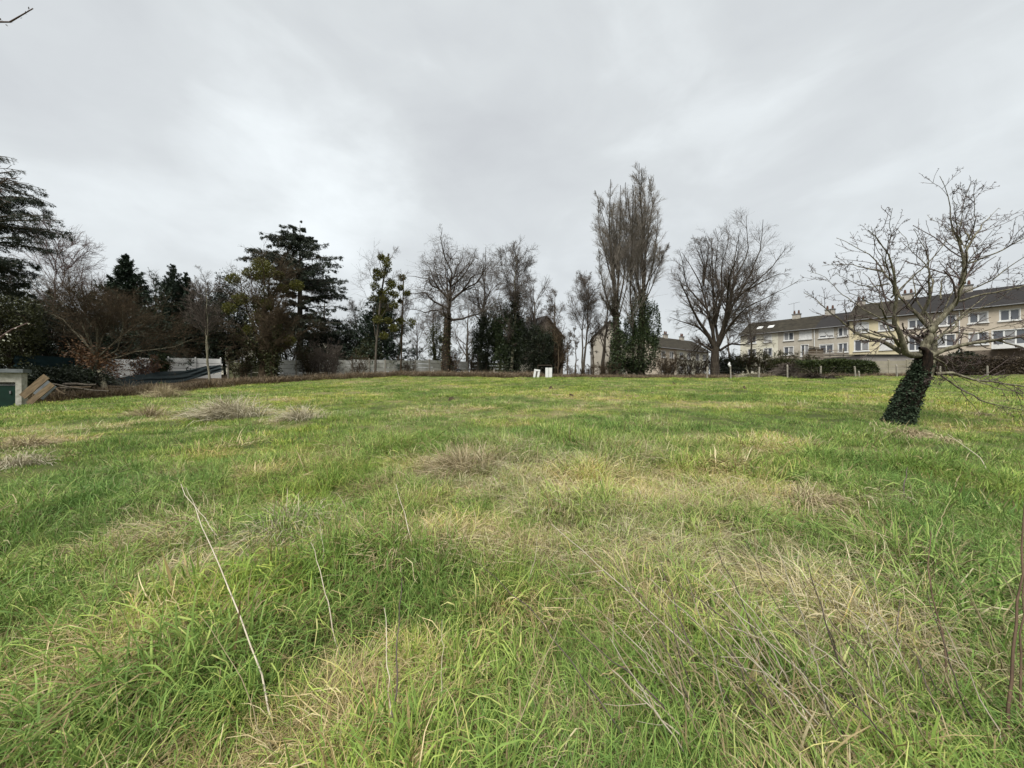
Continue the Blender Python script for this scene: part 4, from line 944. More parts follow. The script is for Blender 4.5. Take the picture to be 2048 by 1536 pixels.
for k, (nm, lb, px, Y, tp, hw, m_k, st, lm, ln_) in enumerate(SH):
    shrub(nm, lb, px, Y, tp, hw, 800 + k, m_k, None, st, leafm=lm, leafn=ln_)
evergreen('evergreen_bush', 'olive brown ivy covering the gable of the dark roofed house', 1108, 54, 655, 748, 26, 665, LEAF_OLIVE, .22, 7000)
bare_px('bare_tree', 'brown bare tree standing before the dark roofed house', 1112, 51, 598, 34, 129, .15, 0, BARK_BROWN, BARK_BROWN, n1=14, n=(7, 6, 5), ang1=(20, 50), cz=.55, r=.12)
evergreen('evergreen_bush', 'dark green bush behind the fruit tree trunk', 1925, 43.5, 705, 745, 30, 661, LEAF_DARK, .25, 5000)
evergreen('evergreen_bush', 'dark green bush at the foot of the ivied poplar', 1262, 47, 715, 750, 24, 662, IVY, .22, 2500)
evergreen('evergreen_bush', 'dark bush behind the foot of the broad bare tree', 1452, 46, 716, 752, 40, 663, LEAF_DARK, .22, 5000)
evergreen('evergreen_bush', 'low ivy bush before the pale gable', 1225, 48, 718, 748, 12, 664, IVY, .22, 1200)
# ------------------------------------------------------------------ building materials
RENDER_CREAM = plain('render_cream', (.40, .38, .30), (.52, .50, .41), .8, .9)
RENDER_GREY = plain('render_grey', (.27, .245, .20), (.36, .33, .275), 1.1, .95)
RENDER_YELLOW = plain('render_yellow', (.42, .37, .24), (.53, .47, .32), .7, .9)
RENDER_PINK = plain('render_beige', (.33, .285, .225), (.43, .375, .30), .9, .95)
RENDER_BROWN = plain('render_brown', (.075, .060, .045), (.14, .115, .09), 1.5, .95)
ROOF_MAT = plain('roof_slate', (.012, .011, .011), (.026, .024, .023), 2.2, .9, .2, sc=(1, 4, 4), bs=.4)
ROOF_MOSS = plain('roof_moss', (.018, .016, .013), (.042, .037, .027), 1.6, .95, .1, bs=.4)
WHITE = plain('white_paint', (.46, .46, .445), (.58, .58, .56), 3, .5)
GLASS, _t, _b = mat('window_glass', .08, .5); _b.inputs['Base Color'].default_value = (.075, .08, .09, 1)
CURTAIN, _t, _b = mat('window_with_net_curtain', .25, .5); _b.inputs['Base Color'].default_value = (.20, .20, .20, 1)
CHIM = plain('chimney_render', (.22, .20, .17), (.38, .35, .30), 4, .95)
POT = plain('chimney_pot', (.055, .03, .022), (.10, .055, .04), 4, .9)
ZINC = plain('gutter_zinc', (.10, .10, .10), (.16, .16, .16), 4, .6)
CONC_WHITE = plain('concrete_white', (.40, .40, .38), (.58, .58, .56), .6, .9, coord='World')
CONC_MOSS = plain('concrete_mossy', (.15, .15, .11), (.46, .46, .43), .55, .95, detail=8, coord='World')
CONC_GREEN = plain('concrete_green', (.10, .11, .05), (.22, .22, .14), .7, .95, coord='World')
CONC_BEIGE = plain('concrete_beige', (.17, .155, .11), (.29, .265, .205), .6, .95, coord='World')
POSTM = plain('post_concrete', (.17, .155, .125), (.30, .275, .23), 3, .95)
WOOD = plain('board_wood', (.05, .035, .02), (.20, .145, .085), 3.5, .9, sc=(9, 3, .8), detail=8)
WOOD_GREY = plain('grey_wood', (.12, .10, .08), (.21, .185, .15), 2.5, .9, sc=(.8, 4, 4))
WIREM = plain('wire', (.10, .10, .095), (.14, .14, .13), 2, .6)
NET = plain('dark_netting', (.008, .013, .014), (.026, .036, .037), 5, .8, sc=(1, 1, 6))
TEAL = plain('teal_netting', (.004, .012, .013), (.009, .024, .026), 1.5, .85)
SHEDWALL = plain('shed_render', (.20, .19, .155), (.42, .405, .35), 4.5, .95)
SHEDROOF = plain('fibre_cement', (.06, .07, .07), (.14, .15, .15), 3, .9)
GREEN_DOOR = plain('green_paint', (.003, .014, .009), (.006, .028, .018), 2, .6)

# ------------------------------------------------------------------ terraced houses
def wall_grid(mb, x0, x1, z0, z1, y, holes, rev=.14):
    xs = sorted({x0, x1, *[h[0] for h in holes], *[h[1] for h in holes]}); zs = sorted({z0, z1, *[h[2] for h in holes], *[h[3] for h in holes]})
    for a, b_ in zip(xs[:-1], xs[1:]):
        for c, d in zip(zs[:-1], zs[1:]):
            mx_, mz = (a + b_) / 2, (c + d) / 2
            if any(h[0] < mx_ < h[1] and h[2] < mz < h[3] for h in holes): continue
            mb.poly([(a, y, c), (b_, y, c), (b_, y, d), (a, y, d)])
    for h in holes:
        a, b_, c, d = h[:4]
        mb.poly([(a, y, c), (a, y + rev, c), (a, y + rev, d), (a, y, d)]); mb.poly([(b_, y, c), (b_, y, d), (b_, y + rev, d), (b_, y + rev, c)])
        mb.poly([(a, y, d), (a, y + rev, d), (b_, y + rev, d), (b_, y, d)]); mb.poly([(a, y, c), (b_, y, c), (b_, y + rev, c), (a, y + rev, c)])
def window(parent, cx, cz, w, h, leaves_=2, shutter=0., arch=False, sill=True, y=.0):
    f = MB(); a, b_, c, d = cx - w / 2, cx + w / 2, cz - h / 2, cz + h / 2
    t_ = .075
    yy = y + .06
    f.box(a, b_, yy, yy + .07, d - t_, d); f.box(a, b_, yy, yy + .07, c, c + t_)
    f.box(a, a + t_, yy, yy + .07, c + t_, d - t_); f.box(b_ - t_, b_, yy, yy + .07, c + t_, d - t_)
    for k in range(1, leaves_):
        x = a + (b_ - a) * k / leaves_; f.box(x - .075, x + .075, yy - .01, yy + .06, c + t_, d - t_)
    # painted surround standing a little proud of the render
    s = .08
    f.box(a - s, a, y - .02, y + .05, c - s, d + s); f.box(b_, b_ + s, y - .02, y + .05, c - s, d + s); f.box(a, b_, y - .02, y + .05, d, d + s)
    fr = f.build('window', WHITE, parent)
    p = MB()
    for k in range(leaves_):
        xa = a + (b_ - a) * k / leaves_ + t_ * .9; xb = a + (b_ - a) * (k + 1) / leaves_ - t_ * .9
        q = MB(); q.box(xa, xb, yy + .02, yy + .04, c + t_, d - t_); q.build('pane', GLASS if (k * 7 + int(cx * 13 + cz * 5)) % 3 else CURTAIN, fr)
    if sill:
        q = MB(); q.box(a - .18, b_ + .18, y - .12, y + .05, c - s - .07, c - .005); q.build('sill', WHITE, fr)
    if shutter:
        q = MB(); zt, zb_ = d - .003, d - (h) * shutter
        nsl = max(2, int((zt - zb_) / .12))
        for k in range(nsl):
            z1_ = zt - (zt - zb_) * k / nsl; z0_ = zt - (zt - zb_) * (k + 1) / nsl + .012
            q.box(a + .01, b_ - .01, yy - .035, yy - .012, z0_, z1_)
        if arch:
            q.add([(cx + (w / 2 + s) * math.cos(v), y - .03, d + .30 * math.sin(v)) for v in np.linspace(0, math.pi, 9)], [np.arange(9)[None]])
        tag(q.build('roller_shutter', WHITE, fr), None, None, None, 'stuff')
    return (a, b_, c, d)
def house(label, origin, rz, x0, x1, z_e, wallm, roofm, wins, rise=2.7, D=9.0, lower=None, end_l=False, end_r=False, chimneys=(), pipes=(), skylights=(), back=True, name='terraced_house', mb_extra=None, roof_off=0.0, lip=.35):
    """local x along the front, y into the house, z up; roof ridge at y = D / 2"""
    t_ = thing(name, label, 'house', origin, rz)
    holes = [window(t_, *w[:4], **(w[4] if len(w) > 4 else {})) for w in wins]
    w_ = MB(); low = lower[0] if lower else 0
    wall_grid(w_, x0, x1, low, z_e, 0, [h for h in holes if h[2] > low])
    w_.poly([(x0, D, -.5), (x1, D, -.5), (x1, D, z_e), (x0, D, z_e)])
    for x in (x0 + .002, x1 - .002): w_.poly([(x, 0, -.5), (x, D, -.5), (x, D, z_e), (x, D / 2, z_e + rise - .12), (x, 0, z_e)])
    w_.build('wall', wallm, t_)
    if lower:
        q = MB(); wall_grid(q, x0, x1, -.5, low, -.03, [h for h in holes if h[2] < low]); q.box(x0, x1, -.03, 0, low - .01, low + .001)
        tag(q.build('basement_wall', lower[1], t_), lower[2])
    r = MB()
    ex0, ex1 = (x0 - .25 if end_l else x0), (x1 + .25 if end_r else x1)
    th = .16
    for sgn in (0, 1):
        ya, yb = (-lip, D / 2) if not sgn else (D + lip, D / 2)
        za = z_e - rise * lip / (D / 2); zb_ = z_e + rise
        V = [(ex0, ya, za), (ex1, ya, za), (ex1, yb, zb_), (ex0, yb, zb_), (ex0, ya, za + th), (ex1, ya, za + th), (ex1, yb, zb_ + th), (ex0, yb, zb_ + th)]
        r.add(V, [np.array([(0, 1, 2, 3), (4, 5, 6, 7), (0, 1, 5, 4), (0, 3, 7, 4), (1, 2, 6, 5)])])
    rf = r.build('roof', roofm, t_)
    q = MB(); q.tube([(ex0, -lip - .06, z_e - .12), (ex1, -lip - .06, z_e - .12)], [.075, .075], 8); q.build('gutter', ZINC, t_)
    for x in pipes:
        q = MB(); q.tube([(x, -.09, .1), (x, -.09, z_e - .1), (x, -lip - .04, z_e - .1)], [.055] * 3, 6); q.build('drainpipe', WHITE if x == pipes[0] else ZINC, t_)
    for (x, w, d_, h, pots) in chimneys:
        q = MB(); q.box(x - w / 2, x + w / 2, D / 2 - d_ / 2, D / 2 + d_ / 2, z_e + rise - .5, z_e + rise + h); ch = q.build('chimney', CHIM, t_)
        q = MB(); q.box(x - w / 2 - .08, x + w / 2 + .08, D / 2 - d_ / 2 - .08, D / 2 + d_ / 2 + .08, z_e + rise + h, z_e + rise + h + .12); q.build('chimney_cap', ZINC, ch)
        for k in range(pots):
            xx = x + (k - (pots - 1) / 2) * w * .55
            q = MB(); q.tube([(xx, D / 2, z_e + rise + h + .1), (xx, D / 2, z_e + rise + h + .38), (xx, D / 2, z_e + rise + h + .75)], [.17, .16, .11], 8); q.build('chimney_pot', POT, ch)
    for x in skylights:
        q = MB(); sl = rise / (D / 2)
        ya, yb = 1.6, 2.5
        V = [(x - .45, ya, z_e + ya * sl + th + .05), (x + .45, ya, z_e + ya * sl + th + .05), (x + .45, yb, z_e + yb * sl + th + .05), (x - .45, yb, z_e + yb * sl + th + .05)]
        V2 = [(a, b_, c - .12) for a, b_, c in V]
        q.add(V + V2, [np.array([(0, 1, 2, 3), (0, 1, 5, 4), (1, 2, 6, 5), (2, 3, 7, 6), (3, 0, 4, 7)])]); q.build('skylight', WHITE, rf)
    return t_
RZ = math.atan2(-.802, .598)
A1 = (43.3, 73.0, 3.0); A2 = (52.8, 60.3, 3.0)
U1, L1 = 6.8, 4.3
sk = dict
house('cream rendered end house of the lower terrace with two skylights', A1, RZ, 0, 6.2, 7.8, RENDER_CREAM, ROOF_MOSS,
      [(2.0, U1, 1.3, 1.35), (4.6, U1, 1.1, 1.35, sk(shutter=.98)), (2.0, L1, 1.3, 1.35), (4.6, L1, 1.3, 1.35)], rise=2.5, end_l=True, chimneys=[], skylights=(2.6, 4.4))
house('grey pebble dashed middle house of the lower terrace with a small white door', A1, RZ, 6.2, 11.6, 7.8, RENDER_GREY, ROOF_MOSS,
      [(7.8, U1, 1.35, 1.35), (10.2, U1, 1.6, 1.35, sk(shutter=.98)), (7.8, L1, 1.35, 1.35), (10.1, L1 - .1, 1.0, 1.9)], rise=2.5, chimneys=[(7.6, 1.2, .6, .8, 2)], pipes=(11.45,))
house('grey house of the lower terrace with a timber deck, next to the yellow house', A1, RZ, 11.6, 15.9, 7.8, RENDER_GREY, ROOF_MAT,
      [(13.0, U1, 1.8, 1.35, sk(shutter=.8, arch=True)), (15.1, U1, 1.1, 1.35), (13.0, L1, 1.7, 1.35, sk(shutter=.12)), (15.1, L1, 1.1, 1.35)], rise=2.5, chimneys=[(12.4, 1.3, .6, .9, 2)])
U2, L2 = 7.15, 4.45
house('pale yellow rendered house at the left end of the upper terrace', A2, RZ, 0, 5.6, 8.5, RENDER_YELLOW, ROOF_MOSS,
      [(1.45, U2, 1.6, 1.3, sk(shutter=.62, arch=True)), (4.2, U2, 1.5, 1.3, sk(shutter=.35, arch=True)), (1.45, L2, 1.6, 1.6), (4.3, L2, 1.4, 1.6, sk(shutter=.98))], rise=2.8, end_l=True, chimneys=[(.5, 1.1, .6, .7, 2)], pipes=())
house('beige house of the upper terrace behind the fruit tree trunk', A2, RZ, 5.6, 11.4, 8.5, RENDER_PINK, ROOF_MAT,
      [(7.3, U2, 1.5, 1.3, sk(shutter=.2)), (10.2, U2, 1.5, 1.3), (7.2, L2 - .15, 1.3, 2.0), (10.1, L2, 1.6, 1.5), (7.4, 1.4, 1.2, .8)], rise=2.8, chimneys=[(5.9, 1.2, .6, .8, 2)], pipes=(11.3,),
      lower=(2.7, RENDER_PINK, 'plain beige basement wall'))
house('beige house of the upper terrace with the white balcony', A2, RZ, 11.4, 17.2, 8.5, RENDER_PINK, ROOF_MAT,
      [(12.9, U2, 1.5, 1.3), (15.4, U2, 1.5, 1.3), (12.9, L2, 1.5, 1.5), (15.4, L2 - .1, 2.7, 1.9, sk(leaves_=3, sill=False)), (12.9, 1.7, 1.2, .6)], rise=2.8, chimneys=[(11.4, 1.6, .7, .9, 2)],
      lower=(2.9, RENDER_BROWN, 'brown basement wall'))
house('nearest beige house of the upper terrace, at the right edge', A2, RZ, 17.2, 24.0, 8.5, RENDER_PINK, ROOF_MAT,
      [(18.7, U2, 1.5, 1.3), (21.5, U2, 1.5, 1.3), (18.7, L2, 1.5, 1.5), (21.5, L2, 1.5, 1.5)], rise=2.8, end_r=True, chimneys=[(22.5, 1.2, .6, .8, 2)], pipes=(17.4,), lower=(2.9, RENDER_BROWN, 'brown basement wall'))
q = thing('balcony', 'white balcony slab under the triple window of the beige house', 'balcony', A2, RZ)
b1 = MB(); b1.box(14.0, 16.9, -1.0, -.035, 2.95, 3.15); b1.build('slab', WHITE, q)
b1 = MB(); b1.box(14.0, 16.9, -1.06, -1.0, 2.95, 3.5); b1.build('parapet', WHITE, q)
q = thing('timber_deck', 'weathered timber deck with board railing before the lower terrace', 'deck', A1, RZ)
for k in range(6):
    b1 = MB(); b1.box(10.6, 15.85, -2.66, -2.6, 2.35 + .27 * k, 2.35 + .27 * k + (.2 if k < 4 else .09)); b1.build('board', WOOD_GREY, q)
for x in (10.65, 12.4, 14.1, 15.75):
    b1 = MB(); b1.box(x - .06, x + .06, -2.59, -2.47, -.3, 4.05); b1.build('post', WOOD_GREY, q)
b1 = MB(); b1.box(10.6, 15.85, -2.47, -.05, 2.6, 2.72); b1.build('floor', WOOD_GREY, q)
b1 = MB(); b1.tube([(14.6, -2.9, -.2), (15.7, -2.75, 2.6)], [.09, .09], 5); b1.build('brace', WOOD_GREY, q)
q = thing('lean_to', 'dark lean-to roof beside the small white door of the terrace', 'shelter', A1, RZ)
b1 = MB(); b1.add([(10.8, -1.2, 4.9), (13.0, -1.2, 4.3), (13.0, -.1, 4.3), (10.8, -.1, 4.9), (10.8, -1.2, 4.8), (13.0, -1.2, 4.2), (13.0, -.1, 4.2), (10.8, -.1, 4.8)], [np.array([(0, 1, 2, 3), (4, 5, 6, 7), (0, 1, 5, 4), (3, 2, 6, 7), (0, 3, 7, 4), (1, 2, 6, 5)])])
b1.build('roof', BARK_BROWN, q)
b1 = MB(); b1.box(10.9, 12.9, -1.1, -1.05, 2.73, 4.2); b1.build('panel', BARK_BROWN, q)
q = MB(); mx0 = 7.2
q.tube([(mx0, 4.5, 9.9), (mx0, 4.5, 13.3)], [.03, .025], 5); q.tube([(mx0 - .9, 4.5, 13.1), (mx0 + .9, 4.5, 13.3)], [.02, .02], 4)
for k in range(7): q.tube([(mx0 - .75 + .25 * k, 4.2, 13.12 + .028 * k), (mx0 - .75 + .25 * k, 4.8, 13.12 + .028 * k)], [.015, .015], 4)
an = q.build('antenna', ZINC, None); an.location = A1; an.rotation_euler[2] = RZ; tag(an, 'thin television aerial above the chimney of the grey terrace house', 'aerial')

# gabled houses farther off
def gable_house(label, px, Y, half, wallm, roofm, peak, eave, depth=9, yaw=0., name='gabled_house', door=True, base_py=748):
    X = gx(px, Y); z0 = h1(X, Y); t_ = thing(name, label, 'house', (X, Y, z0), yaw)
    zp, ze = gz(peak, Y) - z0, gz(eave, Y) - z0
    q = MB()
    for y in (0, depth): q.poly([(-half, y, -.5), (half, y, -.5), (half, y, ze), (0, y, zp - .1), (-half, y, ze)])
    for x in (-half, half): q.poly([(x, 0, -.5), (x, depth, -.5), (x, depth, ze), (x, 0, ze)])
    q.build('wall', wallm, t_)
    q = MB(); sl = (zp - ze) / half
    for s in (-1, 1):
        a = (s * (half + .3), ze - .3 * sl); V = [(a[0], -.3, a[1]), (0, -.3, zp), (0, depth + .3, zp), (a[0], depth + .3, a[1])]; V += [(x, y, z + .18) for x, y, z in V]
        q.add(V, [np.array([(0, 1, 2, 3), (4, 5, 6, 7), (0, 1, 5, 4), (3, 2, 6, 7), (0, 3, 7, 4)])])
    q.build('roof', roofm, t_)
    q = MB(); q.box(-.35, .35, depth * .6, depth * .6 + .6, zp - .3, zp + .8); q.build('chimney', CHIM, t_)
    return t_
gable_house('dark roofed house half hidden by brown twigs', 1092, 66, 3.6, RENDER_BROWN, ROOF_MAT, 633, 672, 9, .5)
gable_house('tall pale gabled house left of the poplars', 1219, 62, 2.55, RENDER_GREY, ROOF_MOSS, 643, 672, 9, -.15)
q = thing('garden_outbuilding', 'low cream outbuilding wall behind the two white boards', 'outbuilding', (gx(1095, 58), 58, 2.6), .1)
b1 = MB(); b1.box(-4.5, 1.6, 0, 4, 0, 2.4); b1.build('wall', RENDER_CREAM, q); b1 = MB(); b1.box(-4.7, 1.8, -.2, 4.2, 2.4, 2.55); b1.build('roof', ROOF_MAT, q)
q = thing('far_cottage', 'pale yellow cottage glimpsed through the trees above the green wall', 'house', (gx(490, 62), 62, 2.3), .3)
b1 = MB(); b1.box(-4.5, 3.0, 0, 6, 0, 5.2); b1.build('wall', RENDER_CREAM, q)
b1 = MB(); b1.add([(-5, -.4, 5.1), (3.5, -.4, 5.1), (3.5, 3, 7.6), (-5, 3, 7.6), (3.5, 6.4, 5.1), (-5, 6.4, 5.1)], [np.array([(0, 1, 2, 3), (3, 2, 4, 5)])]); b1.build('roof', ROOF_MAT, q)
for x in (-2.9, -.6, 1.7): window(q, x, 3.0, 1.0, 1.3, y=-.1)
q = thing('far_cottage', 'white gable glimpsed left of the pale twiggy shrub', 'house', (gx(640, 66), 66, 2.5), -.2)
b1 = MB(); b1.add([(-3, 0, 0), (3, 0, 0), (3, 0, 4.6), (0, 0, 7), (-3, 0, 4.6), (-3, 7, 0), (3, 7, 0), (3, 7, 4.6), (0, 7, 7), (-3, 7, 4.6)], [np.array([(0, 1, 2, 3, 4)]), np.array([(5, 6, 7, 8, 9)]), np.array([(0, 5, 9, 4), (1, 6, 7, 2)])]); b1.build('wall', RENDER_CREAM, q)
b1 = MB(); b1.add([(-3.3, -.3, 4.5), (0, -.3, 7.1), (0, 7.3, 7.1), (-3.3, 7.3, 4.5), (3.3, -.3, 4.5), (3.3, 7.3, 4.5)], [np.array([(0, 1, 2, 3), (1, 4, 5, 2)])]); b1.build('roof', ROOF_MAT, q)
# row of houses behind the broad bare tree, running away to the right
B0 = (gx(1325, 74), 74, 3.0)
RZ2 = math.atan2(.60, .80)
for k, (lb, wm, rm) in enumerate((('far pale house just right of the ivied poplar', RENDER_PINK, ROOF_MOSS), ('far pale house behind the left boughs of the broad tree', RENDER_CREAM, ROOF_MOSS), ('far pale house directly behind the broad tree', RENDER_CREAM, ROOF_MOSS))):
    house(lb, B0, RZ2, 6.5 * k - 1.5, 6.5 * k + 5, 5.6, wm, rm, [(6.5 * k + .3, 4.3, 1.3, 1.2), (6.5 * k + 3.2, 4.3, 1.3, 1.2), (6.5 * k + .3, 1.7, 1.3, 1.4), (6.5 * k + 3.2, 1.7, 1.3, 1.4)],
          rise=2.6, D=8, end_l=(k == 0), end_r=(k == 2), chimneys=[(6.5 * k + 1.0, 1.1, .6, .8, 2)], name='terraced_house')

# ------------------------------------------------------------------ concrete panel fences
def concrete_fence(label, p0, p1, height, rows, m, step=2.0, seed=0, postm=POSTM, missing=(), top=None):
    rng = np.random.default_rng(seed)
    p0 = np.array(p0, float); p1 = np.array(p1, float); Ln = np.linalg.norm(p1 - p0); d = (p1 - p0) / Ln; nb = max(1, round(Ln / step)); st = Ln / nb
    rz = math.atan2(d[1], d[0]); z0 = h1(*p0)
    t_ = thing('concrete_fence', label, 'fence', (p0[0], p0[1], z0), rz)
    sl = MB(); ph = height / rows
    sl.box(.07, st - .07, -.02, .02, .018, ph - .018); sm = mesh_np('panel', np.concatenate(sl.v), sl.f)
    po = MB(); po.box(-.065, .065, -.075, .075, -.4, height + .06); po.add([(-.065, -.075, height + .06), (.065, -.075, height + .06), (.065, .075, height + .06), (-.065, .075, height + .06), (0, 0, height + .13)], [np.array([(0, 1, 4), (1, 2, 4), (2, 3, 4), (3, 0, 4)])])
    pm = mesh_np('post', np.concatenate(po.v), po.f); sm.materials.append(m); pm.materials.append(postm)
    for k in range(nb + 1):
        q = p0 + d * st * k; z = h1(*q) - z0
        o = bpy.data.objects.new('post', pm); COL.objects.link(o); o.parent = t_; o.location = (st * k, 0, z); o.rotation_euler = (rng.normal(0, .012), rng.normal(0, .012), 0)
        if k == nb: break
        z2 = h1(*(q + d * st)) - z0; zb = (z + z2) / 2
        for r in range(rows):
            if (k, r) in missing: continue
            o = bpy.data.objects.new('panel', sm); COL.objects.link(o); o.parent = t_; o.location = (st * k, rng.normal(0, .006), zb + r * ph); o.rotation_euler = (rng.normal(0, .006), rng.normal(0, .004), 0)
    return t_
def FP(s): return (-33 + .81 * s, 37 + .58 * s)
concrete_fence('bright white concrete panel fence behind the sagging net', FP(-6), FP(4), 2.0, 4, CONC_WHITE, seed=1, postm=CONC_WHITE)
concrete_fence('low mossy green panel fence left of the mistletoe tree', FP(4.6), FP(8.6), 1.6, 3, CONC_GREEN, seed=2)
concrete_fence('long grey mossy concrete panel fence running behind the oak', FP(8.8), FP(32.8), 1.95, 4, CONC_MOSS, seed=3)
concrete_fence('dark overgrown end of the panel fence in the ivy shade', FP(33.3), FP(39.3), 1.9, 4, CONC_GREEN, seed=4)
xg = gx(1033, 52); q = thing('garden_gate', 'pale leaning gate leaf right of the ivy thicket', 'gate', (xg, 52, h1(xg, 52)), -.3)
for k in range(4):
    b1 = MB(); b1.box(-.85 + .3 * k, -.57 + .3 * k, 0, .03, .05, 1.65 - .03 * k); b1.build('board', CONC_WHITE, q)
b1 = MB(); b1.box(-.85, .33, .032, .07, .4, .5); b1.box(-.85, .33, .032, .07, 1.2, 1.3); b1.build('rail', CONC_WHITE, q)
b1 = MB(); b1.box(.35, .47, -.03, .1, -.2, 1.7); b1.build('post', POSTM, q)
concrete_fence('beige concrete panel fence behind the leaning fruit tree', (gx(1742, 43.5), 43.5), (gx(1850, 43.0), 43.0), 1.75, 4, CONC_BEIGE, seed=5, postm=CONC_BEIGE, step=2.0)
xg = gx(1722, 46); q = thing('garage', 'low grey garage with a dark corrugated roof edge before the yellow house', 'garage', (xg, 46, h1(xg, 46)), 0)
gl = gx(1835, 46) - xg; gt = gz(709, 46) - h1(xg, 46)
b1 = MB(); b1.box(0, gl, 0, 5, -.3, gt - .08); b1.build('wall', plain('garage_render', (.17, .155, .14), (.26, .24, .215), .9, .95), q)
b1 = MB()
nr = 46
xs = np.linspace(-.15, gl + .15, nr * 2 + 1); zs = gt - .06 + .035 * (np.arange(nr * 2 + 1) % 2)
V = np.concatenate([np.stack([xs, 0 * xs - .25, zs], 1), np.stack([xs, 0 * xs + 5.2, zs + .3], 1), np.stack([xs, 0 * xs - .25, zs + .03], 1), np.stack([xs, 0 * xs + 5.2, zs + .33], 1)])
n_ = len(xs); i_ = np.arange(n_ - 1)
b1.add(V, [np.stack([i_, i_ + 1, i_ + 1 + n_, i_ + n_], 1), np.stack([i_, i_ + 1, i_ + 1 + n_, i_ + n_], 1) + 2 * n_, np.stack([i_, i_ + 1, i_ + 1 + 2 * n_, i_ + 2 * n_], 1)])
b1.build('roof', ROOF_MAT, q)

# wire fence: every stake is a thing, the wires belong to the fence
pp = [(1414, 732, 755), (1461.5, 729, 756.5), (1517.4, 733.6, 755.6), (1575, 732.7, 757.3), (1640.8, 733.6, 756.4), (1711, 735, 755.6), (1718.5, 742, 755), (1794, 733, 757), (1880, 736, 757), (1975, 737, 757)]
wt = None; pts = []
t_ = thing('wire_fence', 'wire fence on pale concrete posts along the far right edge of the field', 'fence', (gx(1414, 38.5), 38.5, h1(gx(1414, 38.5), 38.5)))
for k, (px, tp, bt) in enumerate(pp):
    Y = 38.5 + (.6 if k == 6 else 0); x = gx(px, Y); z = h1(x, Y); hgt = (bt - tp) / F * Y
    b1 = MB(); b1.box(-.055, .055, -.05, .05, -.3, hgt); b1.add([(-.055, -.05, hgt), (.055, -.05, hgt), (.055, .05, hgt), (-.055, .05, hgt), (0, .0, hgt + .05)], [np.array([(0, 1, 4), (1, 2, 4), (2, 3, 4), (3, 0, 4)])])
    o = b1.build('post', POSTM, t_); o.location = (x - t_.location.x, Y - 38.5, z - t_.location.z); o.rotation_euler = ((0, .02 * (-1) ** k * (1 + k % 3), 0) if k not in (5, 6) else (0, -.09, 0))
    if k == 6: o['label'] = 'short leaning brace post'
    else: pts.append((x - t_.location.x, Y - 38.5, z - t_.location.z, hgt))
for hh in (.35, .75, 1.0):
    b1 = MB()
    for a, b_ in zip(pts[:-1], pts[1:]):
        mid = [(a[i] + b_[i]) / 2 for i in range(3)]
        b1.tube([(a[0], -.06, a[2] + hh), (mid[0], -.06, mid[2] + hh - .04), (b_[0], -.06, b_[2] + hh)], [.006] * 3, 3)
    b1.build('wire', WIREM, t_)
x, y = gx(1458, 38.4), 38.4; b1 = MB(); V = nrm(np.random.default_rng(4).normal(size=(26, 3))) * (.14, .10, .26); 
b1.tube([(0, 0, 0), (.03, 0, .12), (-.05, .02, .26), (.02, 0, .42), (-.03, 0, .5)], [.05, .13, .11, .08, .02], 7)
rag = b1.build('white_rag', WHITE, None); rag.location = (x, y - .07, h1(x, 38.5) + 1.15); tag(rag, 'crumpled white rag hooked on the top of a fence post below the broad tree', 'rag')
for (px, tp, bt, Y, lb) in ((867.5, 745, 756, 46.5, 'short pale stake left of the oak foot'), (988, 738, 751, 48, 'short pale stake in the dead grass right of the oak'), (894 + 71, 722, 747, 55, 'white concrete post against the dark ivy')):
    x = gx(px, Y); z = h1(x, Y); b1 = MB(); hh = (bt - tp) / F * Y
    b1.add(np.array([(-.07, -.07, -.3), (.07, -.07, -.3), (.07, .07, -.3), (-.07, .07, -.3), (-.06, -.06, hh), (.06, -.06, hh), (.06, .06, hh), (-.06, .06, hh), (0, 0, hh + .07)]), [np.array([(0, 1, 5, 4), (1, 2, 6, 5), (2, 3, 7, 6), (3, 0, 4, 7)]), np.array([(4, 5, 8), (5, 6, 8), (6, 7, 8), (7, 4, 8)])])
    o = b1.build('stake', POSTM, None); o.location = (x, Y, z); tag(o, lb, 'stake')
# old tyre leaning at the foot of the fence
x, y = gx(917, 49), 49; b1 = MB(); n_ = 20; a = np.linspace(0, 2 * math.pi, n_ + 1)
b1.tube([(.42 * math.cos(v), 0, .42 * math.sin(v) + .35) for v in a], [.13] * (n_ + 1), 8)
o = b1.build('tyre', plain('rubber', (.012, .012, .012), (.03, .03, .03), 3, .8), None, True); o.location = (x, y, h1(x, y)); o.rotation_euler = (.25, 0, .2); tag(o, 'old black tyre at the foot of the grey fence right of the oak', 'tyre')

# the two white boards
def white_boards(label, px, tp, bt, w, Y, tilt, tee):
    x = gx(px, Y); z = h1(x, Y); hh = (bt - tp) / F * Y; ww = w / F * Y; t_ = thing('white_board', label, 'board', (x, Y, z), .05, 'white boards standing at the field edge')
    for s in (-1, 1):
        b1 = MB(); x0, x1 = sorted((s * .02, s * ww / 2)); b1.box(x0 + (.07 * (s > 0) if tee else 0), x1 - (.07 * (s < 0) if tee else 0), 0, .035, 0, hh * (.76 if tee else 1)); o = b1.build('panel', WHITE, t_); o.rotation_euler[1] = tilt
    if tee:
        b1 = MB(); b1.box(-ww / 2, ww / 2, 0, .035, hh * .79, hh); o = b1.build('top_panel', WHITE, t_); o.rotation_euler[1] = tilt
    b1 = MB(); b1.box(-.018, .018, .036, .07, 0, hh); o = b1.build('batten', ZINC, t_); o.rotation_euler[1] = tilt
    return t_
white_boards('leaning white board with a dark T shaped gap', 1072, 733, 750, 12, 41.5, .16, True)
white_boards('upright white double board split by a thin dark line', 1097.5, 733, 753.5, 13.5, 41.2, 0, False)
x0_, x1_ = gx(1075, 43), gx(1104, 43); b1 = MB(); zz_ = h1(x0_, 43)
